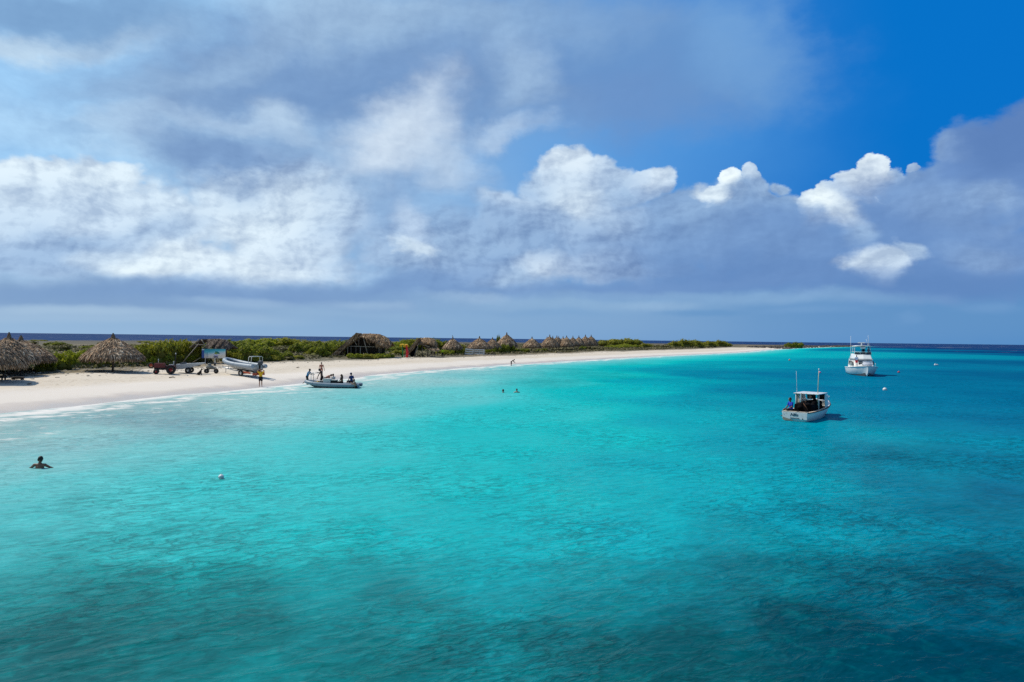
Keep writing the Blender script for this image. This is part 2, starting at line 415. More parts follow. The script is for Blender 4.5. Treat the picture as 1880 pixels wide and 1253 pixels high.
attr(me, 'inland', S(Yr) - Xr); attr(me, 'back', Xr - B(Yr))
# how far the plants have taken over the sand (0 bare, 1 plain)
def vegline(y): return np.interp(y, [0, 50, 68, 85, 111, 135, 165, 200, 305, 420, 520], [13, 14, 16, 17.5, 19, 17, 15.5, 18, 24, 26, 12])
attr(me, 'plain', sstep(-1.0, 3.0, (S(Yr) - Xr) - vegline(Yr) + 3 * fbm(Xr / 5, Yr / 5, 3)))
m, t, b, o = newmat('sand_and_plain')
geo = t.new('ShaderNodeNewGeometry').outputs['Position']
A = lambda t, n: t.new('ShaderNodeAttribute', attribute_name=n).outputs['Fac']
inl, pla, bck = A(t, 'inland'), A(t, 'plain'), A(t, 'back')
n1 = t.noise(geo, .35, 6, .6); n2 = t.noise(geo, 3.0, 6, .65); n3 = t.noise(geo, .04, 5, .6)
dry = t.mix(n1, (.59, .51, .40), (.71, .63, .52))
dry = t.mix(t.rng(n2, .52, .68, 0, .5), dry, (.48, .40, .30))
inn = t.math('MULTIPLY_ADD', t.math('SUBTRACT', n1, .5), 4.0, inl)
white = t.mix(t.rng(inn, 5.5, 9.0, 0, 1), (.73, .665, .585), dry)
wet = t.mix(t.rng(inn, 1.2, 3.0, 0, 1), (.55, .49, .44), white)
wrack = t.math('MULTIPLY', t.rng(t.math('ABSOLUTE', t.math('SUBTRACT', inn, 10.5)), 0, .8, 1, 0), t.rng(n2, .5, .62, 0, .5))
vf = t.new('ShaderNodeTexVoronoi', feature='F1'); t.put(vf.inputs['Vector'], t.vm('ADD', geo, t.vm('SCALE', t.noise(geo, 2.0, 2, .5, col=True), .4))); vf.inputs['Scale'].default_value = 1.5
foot = t.math('MULTIPLY', t.rng(vf.outputs['Distance'], .12, .26, .8, 0), t.math('MULTIPLY', t.rng(inn, 6.0, 8.5, 0, 1), t.rng(n1, .38, .52, 0, 1)))
wet = t.mix(foot, wet, (.40, .33, .25))
sand = t.mix(wrack, wet, (.22, .17, .11))
pl = t.ramp(n3, [(.25, (.055, .06, .022)), (.42, (.10, .085, .04)), (.55, (.20, .155, .085)), (.66, (.26, .20, .12)), (.8, (.07, .075, .03))])
pl = t.mix(t.rng(n2, .4, .65, 0, .65), pl, (.055, .05, .025))
rim = t.rng(bck, 110, 230, 1, 0)
pl = t.mix(rim, pl, t.mix(n2, (.045, .043, .03), (.10, .088, .062)))
litter = t.rng(t.noise(geo, .8, 5, .65), .5, .6, 0, 1)
pl = t.mix(t.math('MULTIPLY', litter, t.rng(inl, 40, 20, 0, .5)), pl, (.42, .36, .27))
base = t.mix(pla, sand, pl)
t.put(b.inputs['Base Color'], base)
t.put(b.inputs['Roughness'], t.rng(inn, .3, 2.4, .40, .95))
bp = t.new('ShaderNodeBump'); bp.inputs['Strength'].default_value = .35; bp.inputs['Distance'].default_value = .10
hgt = t.math('MULTIPLY', t.noise(geo, 2.4, 7, .62), t.rng(inl, 3, 8, .1, 1))
t.put(bp.inputs['Height'], hgt); t.l.new(bp.outputs[0], b.inputs['Normal'])
link('island_ground', me, m, 'structure')

# ------------------------------------------------------------------ water
def polar(rr, aa):
    R_, A_ = np.meshgrid(rr, aa, indexing='ij'); return R_ * np.sin(A_), R_ * np.cos(A_)
fine = np.radians(np.linspace(-41, 41, 1150))
coarse = np.radians(np.concatenate([np.linspace(-41, -179, 60)[1:][::-1], ])), np.radians(np.linspace(41, 179, 60)[1:])
aa = np.concatenate([coarse[0], fine, coarse[1]])
rr = [1.0, 3.0, 5.0, 6.5]
while rr[-1] < 30: rr.append(rr[-1] + .042 + .0012 * rr[-1])
while rr[-1] < 600: rr.append(rr[-1] * 1.0058)
while rr[-1] < 2500: rr.append(rr[-1] * 1.02)
while rr[-1] < 40000: rr.append(rr[-1] * 1.25)
rr = np.array(rr)
X, Y = polar(rr, aa)
RR = np.sqrt(X * X + Y * Y)
cell = np.maximum(np.gradient(rr)[:, None] * np.ones_like(X), .0013 * RR)
sd = X - S(np.clip(Y, -400, 958))                      # distance offshore (bay side)
sd = sd * np.interp(Y, [0, 100, 300, 500, 900], [1, .97, .9, .85, .8])
back = B(np.clip(Y, -400, 958)) - X
tip = np.where(Y > 958, Y - 958, 0)
Z = np.zeros_like(X)
wr = np.random.RandomState(3)
calm = sstep(0, 14, np.where((sd > 0) & (Y < 958), sd, 60)) * .8 + .2
gust = 1 + .9 * fbm(X / 9 + 3, Y / 9, 3)
q1 = fbm(X / 3.1, Y / 3.1, 3); q2 = fbm(X / 3.1 + 40, Y / 3.1 + 9, 3); q3 = fbm(X / .9, Y / .9, 2); q4 = fbm(X / .9 + 11, Y / .9 + 5, 2)
for i in range(44):
    lam = .22 * (2.6 / .22) ** (wr.rand()); amp = .0032 * lam ** .6
    th = math.radians(-66 + wr.randn() * 20); kx, ky = math.cos(th), math.sin(th)
    ph = wr.rand() * 6.28; k = 2 * math.pi / lam
    wgt = lam / 2.6
    c1, c2 = math.cos(ph * 3), math.sin(ph * 5)
    arg = (k * (kx * (X + .9 * wgt * (q1 * c1 + q2 * c2) + .25 * q3) + ky * (Y + .9 * wgt * (q2 * c1 - q1 * c2) + .25 * q4)) + ph).astype(np.float32)
    s = np.sin(arg)
    Z += sstep(2.2, 4.5, lam / cell) * amp * (.5 * s + 1.0 - 1.6 * np.abs(np.sin(arg * .5 + .7))) * (1 + 1.2 * q1 * c1)
Z *= calm * gust
me = grid_mesh('water', X, Y, Z, wrap=True)
# depth index: 0 at the edge, about .4 over the bright sand flats, 1 over the drop-off; reef = weed and coral on the bottom
CP = [  # px, py, depth, reef : a survey of the bay
 (0,800,.10,.35),(150,800,.12,.15),(330,772,.08,.55),(250,772,.08,.5),(100,840,.17,.15),(480,760,.10,.02),(300,830,.2,.12),(0,870,.2,.1),(60,900,.25,.1),
 (600,760,.15,.0),(800,730,.2,.0),(800,700,.13,.05),(1000,700,.28,.22),(900,690,.22,.18),(1100,690,.34,.25),(600,830,.27,0),(450,860,.27,.04),(900,800,.34,0),(800,860,.34,.0),(1000,760,.32,0),
 (1100,800,.38,0),(1000,900,.38,0),(600,900,.32,.02),(300,920,.30,.08),(100,950,.30,.22),(0,1000,.32,.4),(300,1000,.32,.28),(550,1000,.36,.16),(800,980,.38,.05),(1000,1000,.40,.04),
 (0,1100,.36,.52),(200,1100,.38,.6),(400,1080,.4,.5),(450,1140,.4,.66),(600,1080,.4,.32),(700,1110,.42,.5),(850,1060,.4,.1),(950,1120,.42,.18),(100,1180,.4,.66),(0,1240,.4,.7),(200,1240,.42,.55),(350,1200,.42,.5),
 (500,1220,.42,.35),(650,1230,.42,.5),(800,1220,.44,.42),(920,1230,.44,.3),(780,1150,.42,.32),(1000,1180,.44,.38),(1100,1120,.44,.42),(1050,1050,.42,.15),(1200,1080,.46,.35),(1100,1230,.46,.55),(1250,1200,.48,.66),
 (1200,980,.44,.12),(1350,1000,.48,.3),(1400,1060,.5,.5),(1300,1130,.5,.52),(1450,1150,.52,.68),(1600,1080,.55,.55),(1600,1200,.55,.78),(1750,1100,.6,.62),(1850,1060,.62,.66),(1850,1220,.62,.85),(1700,1250,.6,.8),
 (1500,960,.52,.22),(1650,960,.56,.3),(1800,960,.6,.36),(1870,900,.64,.32),(1700,880,.58,.2),(1500,880,.5,.1),(1300,880,.45,.04),(1150,880,.42,.0),(1650,830,.58,.28),(1800,820,.62,.24),
 (1400,810,.5,.06),(1250,780,.46,0),(1550,800,.56,.1),(1750,780,.64,.1),(1870,780,.68,.1),(1300,730,.54,.08),(1200,700,.48,.1),(1150,720,.38,.04),(1400,720,.62,.04),(1550,720,.66,.02),(1700,730,.68,0),(1870,730,.72,0),
 (1250,670,.52,.12),(1350,690,.60,.1),(1450,690,.66,0),(1600,690,.68,0),(1750,700,.70,0),(1870,690,.75,0),(1400,665,.56,.04),(1550,668,.62,0),(1750,670,.68,0),(1870,668,.76,0),
 (1450,650,.45,0),(1550,648,.46,0),(1650,650,.5,0),(1750,652,.58,.05),(1870,652,.82,0),(1600,641,.6,0),(1750,643,.75,0),(1300,660,.38,.1),(1200,668,.36,.15),(1400,652,.42,0)]
cx, cy, cd, cr = [], [], [], []
CP += [(1750,640,.93,0),(1870,644,1.0,0),(1870,648,.92,0),(1700,637,.95,0),(1800,650,.72,0)]
for (px, py, dv, rv) in CP:
    if py >= 1150: rv = min(1, rv + .34)
    elif py >= 1050: rv = min(1, rv + .16)
    p = G(px, py); cx.append(math.atan2(p.x, p.y) * 1.0); cy.append(math.log(math.hypot(p.x, p.y))); cd.append(dv); cr.append(rv)
azg = np.arctan2(X, Y) + .02 * fbm(X / RR * 6, np.log(RR) * 9, 3); lrg = np.log(np.maximum(RR, 6)) + .10 * fbm(X / 6, Y / 6, 3) * np.clip(30 / RR, .2, 1)
num = np.zeros_like(X); numr = np.zeros_like(X); den = np.full_like(X, 1e-9)
for a_, l_, dv, rv in zip(cx, cy, cd, cr):
    w = 1.0 / ((((azg - a_) / .75) ** 2 + ((lrg - l_) / 1.0) ** 2) * 1.0 + .0011) ** 2.0
    num += w * dv; numr += w * rv; den += w
D = num / den; Rf = numr / den
near = sstep(0, 30, sd) 
D = np.where((sd < 30) & (Y < 958) & (Y > 0), D * (.25 + .75 * near), D)
D = np.where(sd < 0, 0, D)
deep = np.maximum(sstep(0, 60, back) * (Y > -400), sstep(900, 1010, Y + 60 * fbm(X / 80, Y / 30, 3)))
D = np.maximum(D, deep * 1.0)
D = np.where(RR < 9, np.minimum(D, .5), D)
Rf = Rf * (1 - deep)
attr(me, 'depth', D); attr(me, 'reef', Rf)
foam = np.where((Y < 958) & (Y > 10), sd, 999)
attr(me, 'offshore', foam)
surfline = sstep(30, 0, np.abs(back - 12 + 10 * fbm(X / 30, Y / 30, 3))) * (Y < 1000) * (Y > 0)
spit = sstep(26, 0, np.abs(Y - 930 - 10 * fbm(X / 40, Y / 20, 2))) * sstep(300, 380, X) * sstep(760, 520, X)
attr(me, 'surf', np.maximum(surfline, spit))
m = bpy.data.materials.new('sea_water'); m.use_nodes = True; t = NT(m.node_tree); t.n.clear()
o = t.new('ShaderNodeOutputMaterial'); dif = t.new('ShaderNodeBsdfDiffuse'); glo = t.new('ShaderNodeBsdfGlossy'); frs = t.new('ShaderNodeFresnel'); mxs = t.new('ShaderNodeMixShader')
geo = t.new('ShaderNodeNewGeometry').outputs['Position']
dep, reef, off, surf = (A(t, n) for n in ('depth', 'reef', 'offshore', 'surf'))
cam_d = t.vm('LENGTH', geo)
nbig = t.noise(geo, .10, 5, .6, .4); nmid = t.noise(t.mapping(geo, (1, .7, 1)), .55, 5, .65, .6); nfin = t.noise(geo, 2.2, 4, .6, .5)
dn = t.math('MULTIPLY_ADD', t.math('SUBTRACT', nbig, .5), t.rng(dep, .05, .4, .05, .16), dep)
KW = 1.0
L = lambda c: tuple(v * KW for v in lin(c))
wc = t.ramp(dn, [(0.0, L((165, 190, 190))), (.06, L((136, 190, 196))), (.14, L((98, 190, 196))), (.25, L((52, 186, 192))), (.36, L((2, 178, 184))), (.45, L((0, 160, 176))),
                 (.55, L((0, 136, 162))), (.66, L((0, 112, 150))), (.78, L((0, 84, 130))), (.9, L((2, 60, 112))), (1, L((10, 50, 104)))])
rn = t.math('MULTIPLY_ADD', t.math('SUBTRACT', nbig, .5), .62, t.math('MULTIPLY_ADD', t.math('SUBTRACT', nmid, .5), .55, reef))
rn = t.math('MULTIPLY_ADD', t.math('SUBTRACT', nfin, .5), .5, rn)
rfac = t.math('MULTIPLY', t.rng(rn, .08, .90, 0, 1, smooth=False), t.rng(reef, .0, .18, 0, .95))
reefc = t.mix(t.rng(dep, .05, .3, 0, 1), L((92, 130, 150)), t.mix(t.rng(dep, .38, .6, 0, 1), L((0, 84, 88)), L((0, 54, 68))))
wc = t.mix(rfac, wc, reefc)
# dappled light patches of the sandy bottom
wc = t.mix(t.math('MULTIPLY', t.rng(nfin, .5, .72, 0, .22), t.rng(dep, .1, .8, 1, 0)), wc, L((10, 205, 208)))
# foam
foamn = t.noise(t.mapping(geo, (.5, 1.1, 1), rot=(0, 0, .0)), 1.1, 6, .68, .8)
nlow = t.noise(geo, .13, 4, .55)
edge = t.math('MULTIPLY_ADD', t.math('SUBTRACT', nlow, .5), 9.0, off)
edge = t.math('MULTIPLY_ADD', t.math('SUBTRACT', foamn, .5), 3.0, edge)
def band(c, w, s): return t.math('MULTIPLY', t.rng(t.math('ABSOLUTE', t.math('SUBTRACT', edge, c)), 0, w, 1, 0), s)
f1 = band(.5, 1.7, 1.0); f2 = t.math('MULTIPLY', band(3.2, 1.7, 1.0), t.rng(foamn, .40, .56, 0, 1)); f3 = t.math('MULTIPLY', band(6.8, 2.0, .75), t.rng(foamn, .52, .64, 0, 1))
ff = t.math('MAXIMUM', t.math('MAXIMUM', f1, f2), f3)
cap = t.noise(t.mapping(geo, (.35, 1, 1)), .06, 5, .7, .3)
ff = t.math('MAXIMUM', ff, t.math('MULTIPLY', surf, t.rng(cap, .50, .58, 0, .95)))
ff = t.math('MAXIMUM', ff, t.math('MULTIPLY', t.rng(cap, .60, .68, 0, .6), t.rng(dep, .85, 1, 0, 1)))
wc = t.mix(ff, wc, (.76, .77, .78))
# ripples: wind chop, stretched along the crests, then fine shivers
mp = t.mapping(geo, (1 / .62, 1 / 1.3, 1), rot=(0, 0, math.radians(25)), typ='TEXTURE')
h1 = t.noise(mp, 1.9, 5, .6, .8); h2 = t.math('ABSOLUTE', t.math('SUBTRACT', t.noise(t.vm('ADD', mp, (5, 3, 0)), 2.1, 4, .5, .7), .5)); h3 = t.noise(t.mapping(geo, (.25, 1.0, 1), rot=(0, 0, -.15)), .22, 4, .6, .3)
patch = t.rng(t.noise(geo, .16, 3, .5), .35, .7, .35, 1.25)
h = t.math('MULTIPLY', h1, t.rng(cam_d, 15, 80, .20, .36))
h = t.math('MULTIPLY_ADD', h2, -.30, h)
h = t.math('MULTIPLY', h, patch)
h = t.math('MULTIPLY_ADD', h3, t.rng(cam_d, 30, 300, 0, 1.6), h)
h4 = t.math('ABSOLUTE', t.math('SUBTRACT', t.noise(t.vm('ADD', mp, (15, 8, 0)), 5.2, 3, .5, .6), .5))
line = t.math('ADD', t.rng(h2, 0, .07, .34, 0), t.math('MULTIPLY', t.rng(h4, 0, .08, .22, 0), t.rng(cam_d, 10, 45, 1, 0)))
lens = t.math('MULTIPLY_ADD', t.math('SUBTRACT', h1, .5), 1.0, t.math('SUBTRACT', .09, line))  # light and shade of the ripples, painted into the water colour
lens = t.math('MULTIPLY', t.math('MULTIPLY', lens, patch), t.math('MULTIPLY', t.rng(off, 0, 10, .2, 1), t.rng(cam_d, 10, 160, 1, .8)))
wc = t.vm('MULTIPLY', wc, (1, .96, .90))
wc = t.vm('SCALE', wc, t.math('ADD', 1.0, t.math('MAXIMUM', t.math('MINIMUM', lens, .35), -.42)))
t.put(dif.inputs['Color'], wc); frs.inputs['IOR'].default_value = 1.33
frc = t.math('MINIMUM', frs.outputs[0], t.rng(cam_d, 12, 90, .15, .04))
frc = t.math('MULTIPLY', frc, t.math('MAXIMUM', t.rng(dep, .05, .7, .85, .55), t.rng(dep, .88, 1, 0, 2.4)))
frc = t.math('MULTIPLY', frc, t.math('SUBTRACT', 1.0, ff))
t.put(glo.inputs['Roughness'], t.rng(cam_d, 10, 200, .07, .20, smooth=False))
t.put(mxs.inputs[0], frc); t.l.new(dif.outputs[0], mxs.inputs[1]); t.l.new(glo.outputs[0], mxs.inputs[2]); t.l.new(mxs.outputs[0], o.inputs[0])
bp = t.new('ShaderNodeBump'); t.put(bp.inputs['Strength'], t.rng(off, .0, 12, .15, .8)); bp.inputs['Distance'].default_value = .28
t.put(bp.inputs['Height'], h)
for q in (dif, glo, frs): t.l.new(bp.outputs[0], q.inputs['Normal'])
link('water', me, m, 'structure')
# ------------------------------------------------------------------ mesh builder
class MB:
    def __init__(s): s.v = []; s.f = []
    def add(s, vs, fs):
        n = len(s.v); s.v += [tuple(v) for v in vs]; s.f += [tuple(i + n for i in f) for f in fs]; return s
    def box(s, c, d, rz=0, rx=0, ry=0, taper=1.0):
        R = Matrix.Rotation(rz, 3, 'Z') @ Matrix.Rotation(ry, 3, 'Y') @ Matrix.Rotation(rx, 3, 'X')
        vs = []
        for z in (-1, 1):
            k = taper if z > 0 else 1
            for x, y in ((-1, -1), (1, -1), (1, 1), (-1, 1)):
                vs.append(R @ Vector((x * d[0] / 2 * k, y * d[1] / 2 * k, z * d[2] / 2)) + Vector(c))
        return s.add(vs, [(3, 2, 1, 0), (4, 5, 6, 7), (0, 1, 5, 4), (1, 2, 6, 5), (2, 3, 7, 6), (3, 0, 4, 7)])
    def bar(s, p, q, r0, r1=None, n=8, flat=1.0):
        p, q = Vector(p), Vector(q); r1 = r0 if r1 is None else r1
        d = (q - p).normalized(); a = d.orthogonal().normalized()
        if abs(d.z) < .95: a = Vector((0, 0, 1)).cross(d).normalized()
        b = d.cross(a)
        vs = []
        for c, r in ((p, r0), (q, r1)):
            for i in range(n):
                t = 2 * math.pi * i / n; vs.append(c + a * math.cos(t) * r + b * math.sin(t) * r * flat)
        fs = [(i, (i + 1) % n, n + (i + 1) % n, n + i) for i in range(n)] + [tuple(range(n - 1, -1, -1)), tuple(range(n, 2 * n))]
        return s.add(vs, fs)
    def tube(s, pts, rs, n=8, cap=True):
        pts = [Vector(p) for p in pts]; rs = rs if isinstance(rs, (list, tuple)) else [rs] * len(pts); vs = []; a = None
        for i, p in enumerate(pts):
            d = (pts[min(i + 1, len(pts) - 1)] - pts[max(i - 1, 0)]).normalized()
            a = (d.orthogonal() if a is None else a - d * a.dot(d)).normalized(); b = d.cross(a)
            for k in range(n):
                t = 2 * math.pi * k / n; vs.append(p + (a * math.cos(t) + b * math.sin(t)) * rs[i])
        fs = [(i * n + k, i * n + (k + 1) % n, (i + 1) * n + (k + 1) % n, (i + 1) * n + k) for i in range(len(pts) - 1) for k in range(n)]
        if cap: fs += [tuple(range(n - 1, -1, -1)), tuple(range((len(pts) - 1) * n, len(pts) * n))]
        return s.add(vs, fs)
    def ell(s, c, r, nu=12, nv=8, R=None):
        r = r if isinstance(r, (tuple, list)) else (r, r, r); vs = []; c = Vector(c)
        for j in range(1, nv):
            ph = math.pi * j / nv
            for i in range(nu):
                t = 2 * math.pi * i / nu
                v = Vector((r[0] * math.sin(ph) * math.cos(t), r[1] * math.sin(ph) * math.sin(t), r[2] * math.cos(ph)))
                vs.append((R @ v if R else v) + c)
        for z in (r[2], -r[2]):
            v = Vector((0, 0, z)); vs.append((R @ v if R else v) + c)
        T, Bt = len(vs) - 2, len(vs) - 1
        fs = [(j * nu + i, (j + 1) * nu + i, (j + 1) * nu + (i + 1) % nu, j * nu + (i + 1) % nu) for j in range(nv - 2) for i in range(nu)]
        fs += [(T, i, (i + 1) % nu) for i in range(nu)] + [(Bt, (nv - 2) * nu + (i + 1) % nu, (nv - 2) * nu + i) for i in range(nu)]
        return s.add(vs, fs)
    def cap(s, p, q, r0, r1=None, n=10):           # tapered capsule
        r1 = r0 if r1 is None else r1
        s.bar(p, q, r0, r1, n); s.ell(p, r0, n, 6); s.ell(q, r1, n, 6); return s
    def loft(s, rings, closed=False, capa=False, capb=False):
        n = len(rings[0]); vs = [p for r in rings for p in r]; m = n if closed else n - 1
        fs = [(i * n + k, i * n + (k + 1) % n, (i + 1) * n + (k + 1) % n, (i + 1) * n + k) for i in range(len(rings) - 1) for k in range(m)]
        if capa: fs.append(tuple(range(n - 1, -1, -1)))
        if capb: fs.append(tuple(range((len(rings) - 1) * n, len(rings) * n)))
        return s.add(vs, fs)
    def torus(s, c, ax, R_, r, n=20, m=8):
        ax = Vector(ax).normalized(); a = ax.orthogonal().normalized(); b = ax.cross(a); vs = []
        for i in range(n):
            t = 2 * math.pi * i / n; e = a * math.cos(t) + b * math.sin(t)
            for k in range(m):
                u = 2 * math.pi * k / m; vs.append(Vector(c) + e * (R_ + r * math.cos(u)) + ax * r * math.sin(u))
        return s.add(vs, [(i * m + k, ((i + 1) % n) * m + k, ((i + 1) % n) * m + (k + 1) % m, i * m + (k + 1) % m) for i in range(n) for k in range(m)])
    def mesh(s, name, smooth=False):
        me = bpy.data.meshes.new(name); me.from_pydata([tuple(v) for v in s.v], [], s.f); me.update()
        if smooth: me.polygons.foreach_set('use_smooth', [True] * len(me.polygons))
        return me
    def build(s, name, m, parent=None, smooth=False, bevel=0):
        o = link(name, s.mesh(name, smooth), m, parent=parent)
        if bevel:
            b = o.modifiers.new('bevel', 'BEVEL'); b.width = bevel; b.segments = 2; b.limit_method = 'ANGLE'
        return o
def thing(name, label, cat, loc, rz=0, group=None, tilt=(0, 0)):
    o = bpy.data.objects.new(name, None); SC.collection.objects.link(o); o.empty_display_size = .2
    o.location = loc; o.rotation_euler = (tilt[0], tilt[1], rz); o['label'] = label; o['category'] = cat
    if group: o['group'] = group
    return o
def dup(root, loc, rz=0, scale=(1, 1, 1), label=None, group=None):
    r = root.copy(); SC.collection.objects.link(r); r.location = loc; r.rotation_euler = (0, 0, rz); r.scale = scale
    if label: r['label'] = label
    if group: r['group'] = group
    for ch in list(root.children):
        c = ch.copy(); SC.collection.objects.link(c); c.parent = r
        for gch in ch.children:
            d = gch.copy(); SC.collection.objects.link(d); d.parent = c
    return r
def pm(name, rgb, rough=.6, var=.12, scale=3.0, metal=0, bump=0, spec=.4, grime=None):
    m, t, b, o = newmat(name); c = lin(rgb) if max(rgb) > 1 else rgb
    tc = t.new('ShaderNodeTexCoord').outputs['Object']
    n = t.noise(tc, scale, 5, .6)
    col = t.mix(n, tuple(v * (1 - var * 1.6) for v in c), tuple(min(1, v * (1 + var * 1.6)) for v in c))
    if grime: col = t.mix(t.rng(t.noise(tc, scale * 1.7, 6, .65), .52, .70, 0, .75), col, grime)
    t.put(b.inputs['Base Color'], col); b.inputs['Roughness'].default_value = rough
    b.inputs['Metallic'].default_value = metal; b.inputs['Specular IOR Level'].default_value = spec
    if bump:
        bp = t.new('ShaderNodeBump'); bp.inputs['Strength'].default_value = bump; bp.inputs['Distance'].default_value = .02
        t.put(bp.inputs['Height'], t.noise(tc, scale * 6, 4, .6)); t.l.new(bp.outputs[0], b.inputs['Normal'])
    return m
def island_mat(name, stops, rough=.75, trans=0.0):
    m, t, b, o = newmat(name)
    r = t.new('ShaderNodeNewGeometry').outputs['Random Per Island']
    tc = t.new('ShaderNodeTexCoord').outputs['Object']
    f = t.math('MULTIPLY_ADD', t.math('SUBTRACT', t.noise(tc, .9, 4, .65), .5), .95, r)
    c = t.ramp(f, stops); t.put(b.inputs['Base Color'], c); b.inputs['Roughness'].default_value = rough
    b.inputs['Specular IOR Level'].default_value = .25
    if trans:
        tr = t.new('ShaderNodeBsdfTranslucent'); t.put(tr.inputs[0], t.mix(.45, c, (.36, .40, .04)))
        mx = t.new('ShaderNodeMixShader'); mx.inputs[0].default_value = trans
        t.l.new(b.outputs[0], mx.inputs[1]); t.l.new(tr.outputs[0], mx.inputs[2]); t.l.new(mx.outputs[0], o.inputs[0])
    return m
def voxel(mb, name, m, parent, vs=.012, smooth=4):
    """one continuous skin grown over overlapping volumes"""
    tmp = bpy.data.objects.new('tmp', mb.mesh('tmp')); SC.collection.objects.link(tmp)
    r = tmp.modifiers.new('r', 'REMESH'); r.mode = 'VOXEL'; r.voxel_size = vs; r.use_smooth_shade = True
    sm = tmp.modifiers.new('s', 'SMOOTH'); sm.iterations = smooth; sm.factor = .5
    dg = bpy.context.evaluated_depsgraph_get()
    me = bpy.data.meshes.new_from_object(tmp.evaluated_get(dg)); me.name = name
    old = tmp.data; bpy.data.objects.remove(tmp); bpy.data.meshes.remove(old); me.materials.clear()
    me.polygons.foreach_set('use_smooth', [True] * len(me.polygons))
    return link(name, me, m, parent=parent)

MT = {}
MT['thatch'] = island_mat('dry_palm_thatch', [(0, (0.055, 0.036, 0.023)), (.2, (0.132, 0.090, 0.060)), (.42, (0.264, 0.190, 0.128)), (.56, (0.198, 0.120, 0.066)), (.72, (0.440, 0.330, 0.220)), (.86, (0.396, 0.220, 0.106)), (1, (0.726, 0.580, 0.414))], .9)
MT['thatch_dark'] = island_mat('old_dark_thatch', [(0, (.03, .022, .018)), (.3, (.07, .052, .042)), (.6, (.12, .09, .07)), (.85, (.18, .135, .10)), (1, (.26, .21, .17))], .9)
MT['thatch_core'] = pm('thatch_core', (.05, .04, .032), .95, .3)
MT['wood'] = pm('weathered_wood', (.17, .13, .10), .85, .25, 4, bump=.4)
MT['palewood'] = pm('bleached_timber', (.36, .31, .24), .85, .2, 4, bump=.4)
MT['darkwood'] = pm('dark_timber', (.05, .04, .033), .85, .3, 4, bump=.3)
MT['white'] = pm('white_gelcoat', (.74, .75, .74), .30, .04, 2, grime=(.55, .54, .48))
MT['whitepaint'] = pm('white_paint', (.66, .66, .63), .6, .1, 5, grime=(.40, .38, .33))
MT['tubegrey'] = pm('grey_inflatable_fabric', (.30, .36, .42), .45, .08, 3, grime=(.22, .26, .30))
MT['darkgrey'] = pm('dark_grey_deck', (.05, .065, .08), .7, .2, 4)
MT['black'] = pm('black_rubber', (.02, .02, .021), .75, .25, 6, bump=.2)
MT['tarp_and_shade'] = pm('black_tarpaulin_and_shade', (.006, .005, .006), .9, .4, 3, spec=.08)  # boat load cover, also the painted shade inside the leaning shelter
MT['steel'] = pm('galvanised_steel', (.55, .56, .57), .4, .12, 5, metal=.6)
MT['maroon'] = pm('maroon_paint', (.13, .018, .02), .5, .2, 4, grime=(.12, .07, .05))
MT['redrim'] = pm('red_rim_paint', (.30, .03, .03), .5, .15, 4)
MT['orange'] = pm('orange_red_board', (.60, .12, .055), .5, .12, 3)
MT['glass'] = pm('dark_window_glass', (.015, .02, .024), .08, .1, 2, spec=.8)
MT['yellow'] = pm('yellow_fabric', (.70, .42, .03), .7, .12, 5)
MT['greyalu'] = pm('grey_aluminium', (.42, .45, .47), .45, .1, 4, metal=.3, grime=(.30, .31, .31))
